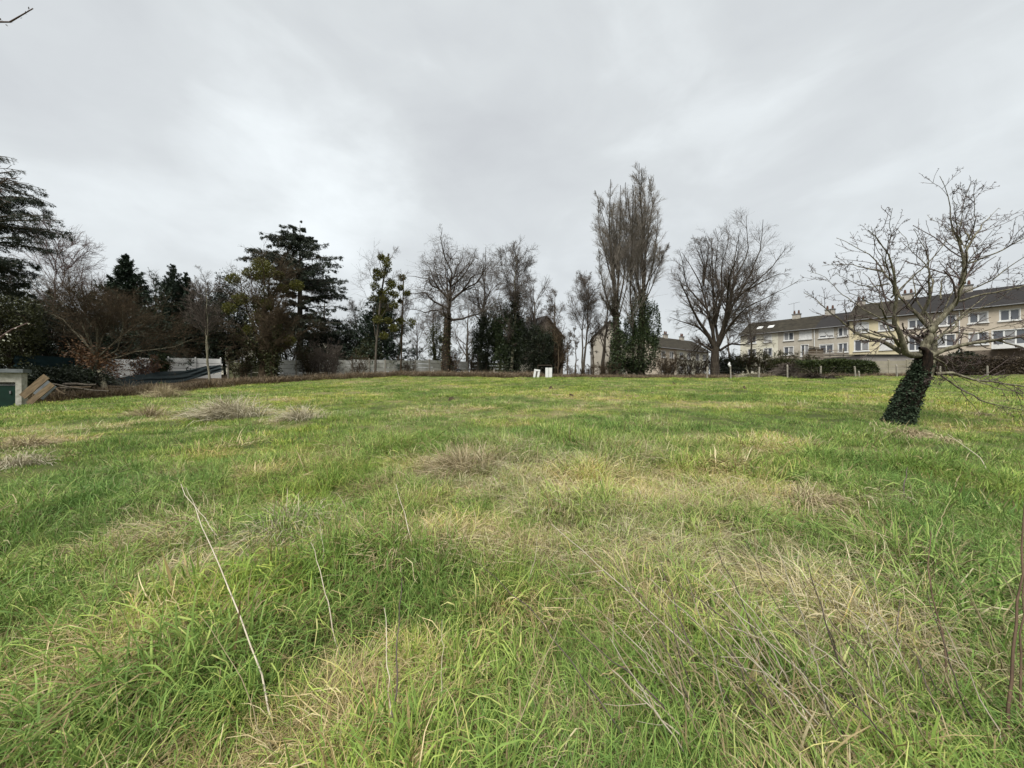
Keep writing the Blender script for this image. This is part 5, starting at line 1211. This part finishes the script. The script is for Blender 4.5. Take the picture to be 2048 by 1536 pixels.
b1.box(0, x1_ - x0_, 0, .06, 1.32, 1.42); b1.box(0, .06, 0, .06, -.2, 1.318); b1.box(x1_ - x0_ - .06, x1_ - x0_, 0, .06, -.2, 1.318)
o = b1.build('wooden_rail', BARK_DARK, None); o.location = (x0_, 43, zz_); tag(o, 'dark wooden rail on two legs behind the white boards', 'rail')

# clipped hedge and brush piles
def hedge(label, px0, px1, Y, tp, bt, seed, m=HEDGE, n=22000, depth=1.4, size=.17):
    rng = np.random.default_rng(seed); x0, x1 = gx(px0, Y), gx(px1, Y); z0 = h1((x0 + x1) / 2, Y); t_ = thing('hedge', label, 'hedge', (x0, Y, z0)); Ln = x1 - x0; hh = gz(tp, Y) - z0
    x = rng.uniform(0, Ln, n); top = hh * (.85 + .3 * (fbm(x, 0 * x, 2.2, seed, 3) - .2)); f = rng.uniform(0, 1, n)
    face = rng.integers(0, 3, n); y = np.where(face == 0, rng.uniform(-depth / 2, depth / 2, n), np.where(face == 1, -depth / 2, depth / 2) + rng.normal(0, .10, n)); z = np.where(face == 0, top + rng.normal(0, .09, n), f * top)
    z *= np.clip(np.minimum(x, Ln - x) / .8 + .55, 0, 1)
    y = y + .25 * (fbm(x, z, 1.2, seed + 3, 2) - .5)
    pos = np.stack([x, y, z], 1); d = np.stack([rng.normal(0, .6, n), np.where(face == 1, -1, np.where(face == 2, 1, 0)) + rng.normal(0, .5, n), np.where(face == 0, 1.2, .4) + rng.normal(0, .5, n)], 1)
    leafpart(t_, 'foliage', pos, nrm(d), size * rng.uniform(.6, 1.5, n), size * .55, m, rng)
    k = np.linspace(.3, Ln - .3, int(Ln / .45)); P = walk(np.stack([k, 0 * k, 0 * k - .1], 1), nrm(np.stack([rng.normal(0, .15, len(k)), rng.normal(0, .15, len(k)), 1 + 0 * k], 1)), np.full(len(k), hh * .8), 6, .08, 0, rng); R = np.linspace(.035, .015, 6)[None] * np.ones((len(k), 1))
    B, BR = spawn(P, R, 12, rng, t=(.05, 1), ang=(40, 80), absl=depth * .5, ln=1, m=4, rmin=.01)
    V, Fc = join([tubes(P, R, 4), tubes(B, BR, 3)]); put('stems', mesh_np('stems', V, Fc), BARK_BROWN, t_)
hedge('clipped dark green hedge before the lower terrace', 1588, 1745, 43.5, 722, 752, 1)
hedge('shaggy brownish green end of the hedge by the broad tree', 1540, 1600, 44.5, 720, 752, 2, LEAF_OLIVE, 7000)
hedge('dark brown hedge along the right edge of the field', 1855, 2110, 41, 716, 752, 3, leafmat('brown_hedge_leaf', [(.2, (.020, .015, .010)), (.5, (.045, .033, .022)), (.8, (.09, .07, .045))], .1), 16000)
def brush(label, px, Y, w, h, n, seed, m, leafy=False):
    rng = np.random.default_rng(seed); x, y = gx(px, Y), Y
    a = rng.uniform(0, 6.28, n); r = np.abs(rng.normal(0, .45, n)) * w; b0 = np.stack([r * np.cos(a), .6 * r * np.sin(a), 0 * a], 1)
    b0[:, 2] = h * np.exp(-(r / (w * .62)) ** 2) * rng.uniform(.1, 1, n) + H(x + b0[:, 0], y + b0[:, 1]) - h1(x, y)
    d = nrm(np.stack([rng.normal(size=n), rng.normal(size=n), .25 * rng.normal(size=n)], 1)); P = walk(b0, d, rng.uniform(.4, 1.5, n), 4, .12, -.06, rng)
    R = rng.uniform(.008, .028, (n, 1)) * np.linspace(1, .5, 4)[None]; V, Fq = tubes(P, R, 3)
    o = put('brush_pile', mesh_np('brush_pile', V, Fq), m, None, (x, y, h1(x, y))); tag(o, label, 'brush pile')
brush('cone shaped heap of cut branches before the hedge', 1574, 41.0, 1.9, 1.5, 700, 1, BARK_TWIG)
brush('low dark heap of cut brush in front of the fence posts', 1618, 35.5, 1.3, .45, 420, 2, BARK_DARK)
brush('flat scatter of pale twigs right of the dark brush heap', 1655, 35.0, 1.2, .18, 200, 3, BARK_TWIG)
brush('pale twigs piled below the fence right of the broad tree', 1495, 39.5, 1.2, .35, 200, 4, BARK_PALE)

# ------------------------------------------------------------------ left corner: shed, boards, nets
x, Y = gx(-8, 20.5), 20.5
zt = gz(741, Y); zg = h1(gx(20, Y), Y)
q = thing('garden_shed', 'small flat roofed shed with pale walls and a dark green door at the left edge', 'shed', (gx(43, Y), Y, zg), .5)
hh = zt - zg; wl = 2.6
b1 = MB(); b1.box(-.22, 0, 0, .5, -.4, hh - .12); b1.box(-wl, -.221, 0, .16, hh - .62, hh - .12); b1.box(-wl, -.23, .34, .5, -.4, hh - .12); b1.box(-wl - .3, -wl - .001, 0, .5, -.4, hh - .12); b1.build('wall', SHEDWALL, q)
b1 = MB(); b1.box(-wl - .5, .12, -.18, .62, hh - .118, hh + .07); b1.build('roof', SHEDROOF, q)
b1 = MB(); b1.box(-wl + .02, -.26, .10, .15, -.3, hh - .72); dr = b1.build('door', GREEN_DOOR, q)
b1 = MB(); b1.box(-wl + .02, -.26, .085, .098, hh - .80, hh - .74); b1.build('door_rail', ZINC, dr)
b1 = MB(); b1.box(-.46, -.4, .05, .098, .75, .9); b1.build('handle', ZINC, dr)
def board(label, px, py, Y, L_, w_, th, rot, m=WOOD, name='plank'):
    b1 = MB(); b1.box(-w_ / 2, w_ / 2, -th / 2, th / 2, -L_ / 2, L_ / 2); o = b1.build(name, m, None)
    o.location = (gx(px, Y), Y, gz(py, Y)); o.rotation_euler = rot; tag(o, label, 'plank' if 'plank' in name else 'board'); return o
board('long upper weathered board leaning against the shed pile', 69, 773, 20.2, 1.45, .34, .05, (-.05, .74, .2))
board('lower light brown board leaning beside the shed', 81, 788, 19.8, 1.40, .26, .05, (-.05, .76, .2))
board('dark grey sheet lying behind the leaning boards', 90, 780, 20.6, .9, .6, .03, (-.1, .68, .1), SHEDROOF, 'grey_sheet')
rng = np.random.default_rng(12)
for k, (px, py, Y, L_, r, az, el, lb) in enumerate(((120, 771, 24, 2.6, .05, .1, -.16, 'thin pole sloping right from the leaning boards'), (112, 778, 23.5, 1.9, .06, -.3, -.35, 'dark branch lying below the thin pole'), (160, 769, 25, 1.9, .09, .1, -.02, 'upper pale pole of the low wood pile'),
      (150, 775, 24.6, 2.4, .08, -.1, .03, 'middle dark log of the low wood pile'), (170, 779, 24.2, 2.6, .05, .15, -.08, 'longest thin pole at the front of the wood pile'), (242, 775, 28.5, 1.6, .09, .1, -.08, 'upper log lying left of the copper tree foot'), (236, 779, 28.2, 1.5, .09, -.1, .02, 'lower log lying by the copper tree foot'))):
    P = np.array([[-L_ / 2, 0, 0], [-L_ * .1, .03, .03], [L_ * .2, 0, -.02], [L_ / 2, .02, 0]]); b1 = MB(); b1.tube(P, [r, r * .95, r * .85, r * .7], 7)
    o = b1.build('log', BARK_GREY if k % 2 == 0 else BARK_BROWN, None, True); X_ = gx(px, Y); o.location = (X_, Y, max(gz(py, Y), h1(X_, Y) + r * .5)); o.rotation_euler = (0, -el, az); tag(o, lb, 'log')
b1 = MB(); X_, Y_ = gx(206, 29.6), 29.6; b1.tube([(.15, 0, -.2), (.08, 0, .3), (-.15, .1, .75), (-.32, .1, 1.15), (-.42, .1, 1.5)], [.24, .2, .18, .16, .12], 9)
o = b1.build('tree_stump', BARK_PALE, None, True); o.location = (X_, Y_, h1(X_, Y_)); tag(o, 'pale leaning bare trunk stub under the copper leaved boughs', 'stump')
def net(label, pts_top, pts_bot, m, name, fold=.12, nu=60, nv=14, seed=0):
    """pts: (px, py, Y) along the upper and lower hem"""
    rng = np.random.default_rng(seed)
    A = resample([(gx(a, c), c, gz(b_, c)) for a, b_, c in pts_top], nu); B = resample([(gx(a, c), c, gz(b_, c)) for a, b_, c in pts_bot], nu)
    v = np.linspace(0, 1, nv)[None, :, None]; G = A[:, None] * (1 - v) + B[:, None] * v
    u = np.linspace(0, 1, nu)[:, None]; vv = v[0, :, 0][None]
    f = fold * (np.sin(vv * 14 + u * 9 + 3 * np.sin(u * 7)) + .6 * np.sin(vv * 23 - u * 15)) * np.sin(math.pi * vv) ** .5
    G[:, :, 1] += f; G[:, :, 2] += .35 * f + .05 * fbm(u * 20 + 0 * vv, vv * 5 + 0 * u, 1, seed)
    o0 = G.reshape(-1, 3).mean(0)
    G2 = G + np.array([0, .02, 0])
    i = np.arange((nu - 1) * (nv - 1)); r_, c_ = i // (nv - 1), i % (nv - 1); a = r_ * nv + c_; Fq = np.stack([a, a + 1, a + nv + 1, a + nv], 1)
    V = np.concatenate([G.reshape(-1, 3), G2.reshape(-1, 3)]) - o0
    o = put(name, mesh_np(name, V, [np.concatenate([Fq, Fq[:, ::-1] + nu * nv])], True), m, None, tuple(o0)); tag(o, label, 'net')
net('sagging dark shade net draped below the white fence', [(205, 763, 30), (260, 752, 32), (320, 744, 34), (370, 742, 35.5), (410, 733, 37), (442, 730, 38)], [(208, 778, 29.7), (263, 774, 31.5), (320, 770, 33.4), (368, 763, 35), (408, 752, 36.6), (444, 743, 37.7)], NET, 'shade_net', .16)
net('dark teal windbreak net in the shade above the shed', [(28, 712, 27), (80, 712, 28), (150, 716, 30)], [(28, 740, 27), (80, 741, 28), (150, 748, 30)], TEAL, 'windbreak_net', .06, seed=3)
net('dark grey ground sheet showing at the field edge below the mistletoe tree', [(395, 767, 34.5), (450, 763, 36), (560, 759, 38.5)], [(380, 775, 32), (450, 771, 33.5), (560, 764, 36.5)], NET, 'ground_sheet', .03, seed=5)

# ------------------------------------------------------------------ leaning fruit tree
Z8 = lambda *p: zoomed(1600, 360, 2.844, p)
Z8b = lambda *p: zoomed(1700, 560, 5.885, p)
YF = 10.0
FX, FZ = gx(1794, YF), h1(gx(1794, YF), YF)
rng = np.random.default_rng(71)
def P3(path, dy0, dy1):
    pts = np.array([(gx(a, YF) - FX, 0, gz(b_, YF) - FZ) for a, b_ in path]); s = np.r_[0, np.cumsum(np.linalg.norm(np.diff(pts, axis=0), axis=1))]; s /= s[-1]
    pts[:, 1] = dy0 + (dy1 - dy0) * s; return pts
ft = thing('fruit_tree', 'old leaning fruit tree with a hollow ivied trunk and bare spreading limbs', 'tree', (FX, YF, FZ))
trunkP = resample(P3([(1790, 872), (1796, 845), (1808, 815), (1822, 785), (1835, 762), (1842, 742), (1845, 722), (1843, 704)], 0, 0), 22)
trunkR = np.interp(np.linspace(0, 1, 22), [0, .12, .3, .55, .7, .8, 1], [.31, .25, .23, .25, .23, .18, .12])
V, Fq = tubes(trunkP[None], trunkR[None], 20)
c_ = np.repeat(trunkP, 20, 0); dv = V - c_; a_ = np.arctan2(dv[:, 1], dv[:, 0])
V = c_ + dv * (1 + .20 * (fbm(a_ * 2.2 + 5, c_[:, 2] * 2.4, 1., 3, 3) - .5) * 2 * .9)[:, None]
put('trunk', mesh_np('trunk', V, Fq, True), BARK_ROTTEN, ft)
hl = MB(); hl.tube(P3([(1838, 748), (1842, 728), (1841, 710), (1834, 700), (1822, 697)], -.12, -.2), [.12, .12, .10, .06, .03], 8); tag(hl.build('broken_stub', BARK_ROTTEN, ft, True), 'blackened broken stub')
LIMBS = [  # path, r0, r1, depth start, depth end
 (Z8((735, 985), (640, 1000), (590, 1000), (545, 985), (515, 900), (460, 830), (435, 700), (400, 620), (370, 550), (320, 480), (250, 420), (175, 380)), .13, .012, 0, -1.0),
 (Z8((560, 985), (520, 930), (440, 890), (390, 850), (350, 790), (300, 720), (240, 640), (180, 580)), .085, .010, -.1, .9),
 (Z8((545, 950), (470, 905), (380, 900), (300, 905), (190, 880), (60, 930)), .055, .008, -.1, -1.3),
 (Z8((430, 690), (500, 600), (560, 500), (600, 420), (640, 330)), .028, .007, -.4, -1.1),
 (Z8((400, 620), (300, 640), (200, 600), (120, 560)), .022, .006, -.5, -.2),
 (Z8((370, 550), (330, 500), (300, 420), (240, 300)), .020, .006, -.6, -1.3),
 (Z8((450, 800), (350, 750), (200, 720), (100, 690), (40, 630)), .03, .006, -.2, -1.2),
 (Z8((710, 1010), (708, 960), (720, 880), (740, 840)), .16, .12, 0, .0),
 (Z8((740, 845), (700, 780), (640, 700), (600, 650), (575, 560), (540, 480), (500, 400), (420, 350), (320, 290)), .075, .008, 0, .8),
 (Z8((700, 780), (710, 700), (700, 650), (670, 580), (660, 480), (610, 400), (530, 320)), .055, .007, .1, -.6),
 (Z8((740, 845), (800, 790), (860, 700), (880, 600), (860, 500), (820, 400), (780, 300), (760, 200), (720, 100), (675, 35)), .10, .007, 0, -.5),
 (Z8((878, 600), (930, 480), (950, 400), (1000, 330), (1100, 240), (1200, 160), (1265, 110)), .07, .007, -.2, .5),
 (Z8((930, 480), (870, 430), (800, 330), (770, 220), (770, 110)), .03, .006, -.1, -.8),
 (Z8((945, 420), (920, 300), (870, 180), (840, 80)), .025, .005, .0, -.5),
 (Z8((960, 380), (980, 260), (970, 170), (965, 90)), .02, .005, .1, .9),
 (Z8((820, 400), (740, 280), (660, 200), (600, 150)), .025, .005, -.4, -.9),
 (Z8((1000, 330), (1100, 300), (1180, 240), (1270, 190)), .024, .006, .2, 1.2),
 (Z8((930, 480), (1010, 440), (1120, 450), (1270, 400)), .030, .006, 0, 1.2),
 (Z8((860, 700), (960, 660), (1060, 640), (1160, 580), (1274, 510)), .035, .008, -.1, -1.3),
 (Z8((730, 1010), (800, 960), (900, 940), (1000, 920), (1110, 910), (1290, 865)), .085, .02, 0, -.9),
 (Z8((740, 930), (850, 880), (930, 860), (1000, 800), (1100, 740), (1290, 640)), .065, .012, 0, .9),
 (Z8((760, 1125), (800, 1080), (830, 1010), (900, 940), (940, 860), (950, 760), (900, 660), (910, 560), (960, 460)), .14, .012, .15, 1.3),
 (Z8((770, 1105), (850, 1090), (950, 1140), (1060, 1160), (1180, 1190), (1300, 1190)), .06, .012, .0, -.6),
 (Z8((790, 1000), (900, 1040), (1000, 1090), (1150, 1105), (1300, 1110)), .035, .010, .2, 1.0),
 (Z8((830, 1090), (900, 1180), (1000, 1260), (1150, 1300), (1300, 1335)), .035, .006, .2, -.8),
 (Z8((840, 985), (1000, 1010), (1130, 1060), (1300, 1050)), .030, .008, .4, 1.4),
 (Z8((950, 1140), (1040, 1200), (1180, 1240), (1300, 1245)), .02, .005, -.2, -.9),
 (Z8((1000, 920), (1090, 960), (1180, 1010), (1300, 1000)), .03, .007, -.4, -1.2),
 (Z8((900, 860), (1020, 870), (1150, 820), (1290, 790)), .03, .007, .2, .1),
 (Z8((760, 1140), (700, 1140), (640, 1146), (590, 1140)), .012, .004, -.3, -.5),
 (Z8((560, 960), (540, 900), (600, 860), (630, 820), (600, 790)), .03, .006, -.2, -.6),
] + [(Z8(*p_), .03, .006, a_, b_) for p_, a_, b_ in (
  (((950, 760), (1020, 640), (1100, 560), (1200, 500), (1290, 470)), .6, 1.2), (((935, 480), (1060, 420), (1160, 360), (1290, 310)), -.1, -1.0), (((960, 640), (1080, 580), (1180, 440), (1280, 370)), .2, -.7),
  (((1000, 330), (1060, 260), (1130, 200), (1150, 120)), .1, .9), (((460, 830), (380, 740), (300, 600), (230, 500), (180, 450)), -.2, .9), (((520, 900), (480, 780), (500, 640), (560, 520), (600, 460)), -.1, .6),
  (((700, 650), (740, 520), (700, 420), (680, 330), (635, 220)), -.2, .4), (((900, 660), (960, 540), (1060, 480), (1150, 440), (1230, 330)), .4, 1.4), (((860, 720), (780, 620), (740, 520), (760, 400)), -.1, -1.2), (((380, 560), (300, 500), (220, 470), (170, 460)), -.5, .3),
  (((600, 640), (540, 560), (450, 480), (380, 400), (320, 300)), .3, -.5), (((1110, 905), (1180, 850), (1290, 780)), -.6, -1.3), (((940, 850), (1040, 740), (1160, 680), (1290, 560)), .5, 0.)) for p_, a_, b_ in ((p_, a_, b_),)]
LP = []; LR = []
for pth, r0, r1, d0, d1 in LIMBS:
    q = resample(P3(pth, d0, d1), 16); q[1:] += .018 * np.cumsum(rng.normal(size=(15, 3)), 0) * np.array([.6, 1.4, .6]); LP.append(q); LR.append((1 - np.linspace(0, 1, 16)) ** 1.6 * (r0 - r1) + r1)
LP = np.array(LP); LR = np.array(LR) * .74
V, Fc = tubes(LP, LR, 8)
put('limbs', mesh_np('limbs', V, Fc, True), BARK_LICHEN, ft)
c2, r2 = spawn(LP, LR, 10, rng, t=(.15, .95), ang=(28, 60), ln=.31, m=9, wander=.09, up=.015, rr=.5, rmin=.0048, taper=.5, fall=.5, var=.5)
c3, r3 = spawn(c2, r2, 4, rng, t=(.15, 1), ang=(30, 65), ln=.45, m=5, wander=.13, up=.04, rr=.7, rmin=.0048, taper=.6)
c4, r4 = spawn(np.concatenate([LP[:, 6:]]), LR[:, 6:], 4, rng, t=(0, 1), ang=(40, 80), absl=.14, ln=1, m=4, wander=.15, up=.04, rr=.5, rmin=.005, taper=.7)
sp1, sr1 = spawn(c2, r2, 4, rng, t=(.1, 1), ang=(50, 90), absl=.03, ln=1, m=2, wander=0, up=0, rr=1, rmin=.005, taper=.9, fall=0)
sp2, sr2 = spawn(c3, r3, 2, rng, t=(.1, 1), ang=(50, 90), absl=.035, ln=1, m=2, wander=0, up=0, rr=1, rmin=.005, taper=.9, fall=0)
V, Fc = join([tubes(c2, r2, 4), tubes(c3, r3, 3), tubes(c4, r4, 3), tubes(sp1, sr1, 3), tubes(sp2, sr2, 3)])
put('crown', mesh_np('crown', V, Fc, True), bark('bark_fruit_twig', (.05, .038, .034), (.085, .065, .06), (.14, .115, .105)), ft)
n = 14000; pos, tan = along(trunkP[None, :20], n, rng); off = nrm(np.cross(tan, rng.normal(size=pos.shape)))
s_ = np.clip(pos[:, 2] / 1.9, 0, 1); keep = ~((off[:, 1] < .2) & (off[:, 0] > -.15 - .1 * s_) & (s_ > .25) & (off[:, 0] < .75)) | (rng.uniform(size=n) < .12)
keep &= rng.uniform(size=n) > np.clip((s_ - .40 - 1.0 * (fbm(np.arctan2(off[:, 1], off[:, 0]) * 1.6 + 9, s_ * 3, 1., 8, 2) - .5) + .18 * off[:, 0]) * 3.0, 0, .985)
pos = pos + off * (np.interp(s_, [0, .12, 1], [.28, .22, .20]) + np.abs(rng.normal(0, .03, n)))[:, None]
pos, off = pos[keep], off[keep]; d = off * .5 + .5 * rng.normal(size=pos.shape); d[:, 2] -= .6
leafpart(ft, 'ivy', pos, nrm(d), .050 * rng.uniform(.4, 1.6, len(pos)), .048 * rng.uniform(.5, 1.3, len(pos)), IVY_NEAR, rng)

# flowering tree whose outer twigs enter the frame on the left
bt = thing('blossoming_tree', 'budding tree just outside the left edge whose twig with pale buds reaches in', 'tree', (-8.2, 4.6, h1(-8.2, 4.6)))
z0 = bt.location.z
def Q(px, py, Y): return (gx(px, Y) + 8.2, Y - 4.6, gz(py, Y) - z0)
tr_ = [[(0, 0, -.2), (.05, 0, 1), (.2, 0, 2.0), (.3, .1, 2.8)], [(.2, 0, 2.0), (1.2, -.1, 2.1), Q(-60, 715, 4.4), Q(-20, 690, 4.4), Q(5, 672, 4.4), Q(30, 655, 4.4), Q(58, 645, 4.4)], [(.3, .1, 2.7), (.9, .1, 4.3), Q(-160, 110, 5), Q(-60, 42, 5), Q(0, 46, 5), Q(40, 42, 5), Q(58, 30, 5), Q(66, 17, 5)],
       [(.3, .1, 2.7), (-.6, .5, 4.2), (-1.3, .8, 5.2)], [(.3, .1, 2.7), (.1, .9, 4.0), (-.3, 1.6, 5.0)], [(.2, 0, 2.2), (-1, .3, 3.1), (-2, .4, 3.6)]]
TP = np.array([resample(p, 14) for p in tr_]); TR = np.array([np.linspace(a, b_, 14) for a, b_ in ((.16, .10), (.05, .005), (.05, .006), (.06, .01), (.06, .01), (.05, .01))])
V, Fc = tubes(TP, TR, 6); put('trunk', mesh_np('trunk', V, Fc, True), BARK_RED, bt)
rg = np.random.default_rng(2); e1, er = spawn(TP[[3, 4, 5]], TR[[3, 4, 5]], 14, rg, ang=(30, 60), ln=.4, m=6, rmin=.006); e3, er3 = spawn(TP[[1]][:, 9:], TR[[1]][:, 9:], 7, rg, ang=(30, 60), absl=.16, ln=1, m=4, rmin=.004)
e2, er2 = spawn(e1, er, 6, rg, ang=(30, 60), ln=.4, m=4, rmin=.005); V, Fc = join([tubes(e1, er, 3), tubes(e2, er2, 3), tubes(e3, er3, 3)]); put('twigs', mesh_np('twigs', V, Fc), BARK_RED, bt)
p, tn = along(np.concatenate([TP[[1]][:, 9:]]), 26, rg, 0, .018); leafpart(bt, 'buds', p, nrm(rg.normal(size=p.shape)), .028, .022, BLOSSOM, rg)
p, tn = along(TP[[2]][:, 7:], 40, rg, 0, .008); leafpart(bt, 'buds', p, nrm(tn + .6 * rg.normal(size=p.shape)), .035, .014, BARK_RED, rg)

# ------------------------------------------------------------------ dead stalks standing in the near grass
def stalk(path, Yb, Yt, r, m, label, group=None, name='dead_stalk', seed=0, twigs=0):
    rng = np.random.default_rng(900 + seed)
    n = len(path); Ys = np.linspace(Yb, Yt, n); pts = np.array([(gx(a, y), y, gz(b_, y)) for (a, b_), y in zip(path, Ys)])
    o0 = pts[0].copy(); g = h1(o0[0], o0[1]); o0[2] = g; pts[0, 2] = min(pts[0, 2], g - .02); q = resample(pts - o0, 12); q[1:-1] += .004 * rng.normal(size=(10, 3))
    R = np.linspace(r, r * .35, 12); g_ = [tubes(q[None], R[None], 5)]
    if twigs:
        c, cr = spawn(q[None, 4:], R[None, 4:], twigs, rng, t=(.0, 1), ang=(25, 50), absl=.22, ln=1, m=4, wander=.1, up=.02, rr=.5, rmin=.0012)
        g_.append(tubes(c, cr, 3))
    V, Fc = join(g_)
    o = put(name, mesh_np(name, V, Fc, True), m, None, tuple(o0)); tag(o, label, 'stalk', group); return o
PALE = plain('stalk_pale', (.30, .25, .18), (.46, .41, .32), 8, .7)
PURPLE = plain('stalk_dark', (.06, .045, .04), (.12, .095, .08), 8, .8)
RUST = plain('stalk_rust', (.05, .032, .02), (.12, .078, .05), 8, .8)
def near_Y(px, py): return hit(px, py)[1]
def st(path, dY, r, m, label, **k): 
    Yb = near_Y(*path[0]); stalk(path, Yb, Yb + dY, r, m, label, **k)
st([(562, 1490), (520, 1350), (478, 1225), (430, 1110), (385, 1010), (362, 968)], .9, .0046, PALE, 'long pale dry stalk leaning left across the lower left grass', seed=1)
st([(560, 1536), (480, 1350), (440, 1290), (400, 1230)], .1, .0026, STRAW, 'thin stalk with broken tip just left of the long pale one', seed=2)
st([(684, 1320), (660, 1240), (645, 1160), (622, 1085)], .3, .0046, PALE, 'pale stalk leaning left, between the longest one and the dark stalk', seed=3)
st([(470, 1110), (425, 1060), (390, 1010), (372, 975)], .3, .0045, PALE, 'faint pale stalk crossing behind the top of the longest one', seed=4)
st([(836, 1190), (830, 1120), (815, 1050), (792, 968)], .75, .0055, PALE, 'pale upright stalk in the middle left grass', seed=5)
st([(787, 1500), (780, 1380), (772, 1290), (768, 1215)], .35, .0042, PALE, 'straight pale stalk standing beside the dark one', seed=6)
st([(776, 1536), (792, 1400), (796, 1270), (804, 1155)], .35, .0050, PURPLE, 'dark upright stalk near the bottom centre', seed=7)
st([(880, 1450), (884, 1340), (884, 1240)], .2, .0026, PALE, 'thin faint stalk right of the dark upright one', seed=8)
st([(310, 1120), (330, 1050), (355, 985)], .15, .003, STRAW, 'thin straw stalk leaning right on the left side', seed=9)
st([(1300, 1536), (1240, 1460), (1180, 1380), (1105, 1270), (1030, 1190), (960, 1130)], .3, .0036, PURPLE, 'long thin stalk sloping up left across the bottom centre', seed=10, twigs=2)
st([(1000, 1540), (1060, 1380), (1110, 1270), (1160, 1190)], .2, .0030, STRAW, 'thin stalk sloping up right, crossing the long thin one', seed=11)
st([(1420, 1480), (1340, 1320), (1290, 1200), (1210, 1110)], .3, .0030, PURPLE, 'dark thin stalk sloping up left, right of the crossing pair', seed=12, twigs=2)
st([(2018, 1536), (2022, 1400), (2035, 1250), (2046, 1100), (2052, 960)], .35, .0072, RUST, 'thick rust brown stem at the right edge', seed=13, twigs=4)
st([(2036, 1480), (2046, 1250), (2060, 1050)], .3, .0055, RUST, 'second brown stem at the right edge, just right of the thick one', seed=14, twigs=3)
st([(1905, 1420), (1890, 1300), (1868, 1200), (1855, 1130), (1862, 1060)], .45, .0052, RUST, 'brown branching weed stem left of the right edge stems', seed=15, twigs=8)
st([(1798, 1350), (1795, 1250), (1800, 1200)], .2, .004, PURPLE, 'short dark upright stem left of the branching weed', seed=16)
st([(1862, 1120), (1880, 1050), (1900, 1000)], .35, .0045, STRAW, 'straw coloured stem leaning right in the green patch', seed=17)
st([(1806, 1005), (1810, 960), (1815, 935)], .3, .008, PURPLE, 'short dark weed standing in the mid right grass', seed=18)
st([(1990, 960), (1960, 915), (1920, 885), (1895, 868)], 1.2, .006, PALE, 'pale arching bramble cane right of the brownish heap', seed=19)
rng = np.random.default_rng(55)
k = 0
for j in range(84):
    bx = rng.uniform(1340, 2040); by = rng.uniform(1330, 1545); ln_ = rng.uniform(170, 380); sl = rng.uniform(.25, .95)
    tx, ty = bx - ln_ * sl, by - ln_ * (1.05 - .25 * sl)
    st([(bx, by), ((bx + tx) / 2 + rng.normal(0, 8), (by + ty) / 2 - 6), (tx, ty)], rng.uniform(-.15, .22), rng.uniform(.0028, .0050), (PURPLE, STRAW, PALE, STRAW)[j % 4], ('thin dark leafless weed stem leaning left in the lower right tangle', 'straw coloured weed stem with side twigs leaning left in the lower right tangle', 'pale greyish weed stem with side twigs leaning left in the lower right tangle', 'plain straw coloured weed stem without twigs leaning left in the lower right tangle')[j % 4],
       group='weed stems leaning in the lower right', name='dead_weed', seed=100 + j, twigs=(0, 3, 2, 0)[j % 4])
for j in range(14):
    bx = rng.uniform(80, 1250); by = rng.uniform(1020, 1500); ln_ = rng.uniform(60, 170)
    tx, ty = bx + ln_ * rng.uniform(-.6, .4), by - ln_
    st([(bx, by), ((bx + tx) / 2 + 4, (by + ty) / 2), (tx, ty)], rng.uniform(.1, .4), rng.uniform(.0018, .003), (STRAW, PALE)[j % 2], 'thin straw stem sticking out of the near grass', group='thin straw stems in the near grass', name='dry_straw', seed=300 + j)
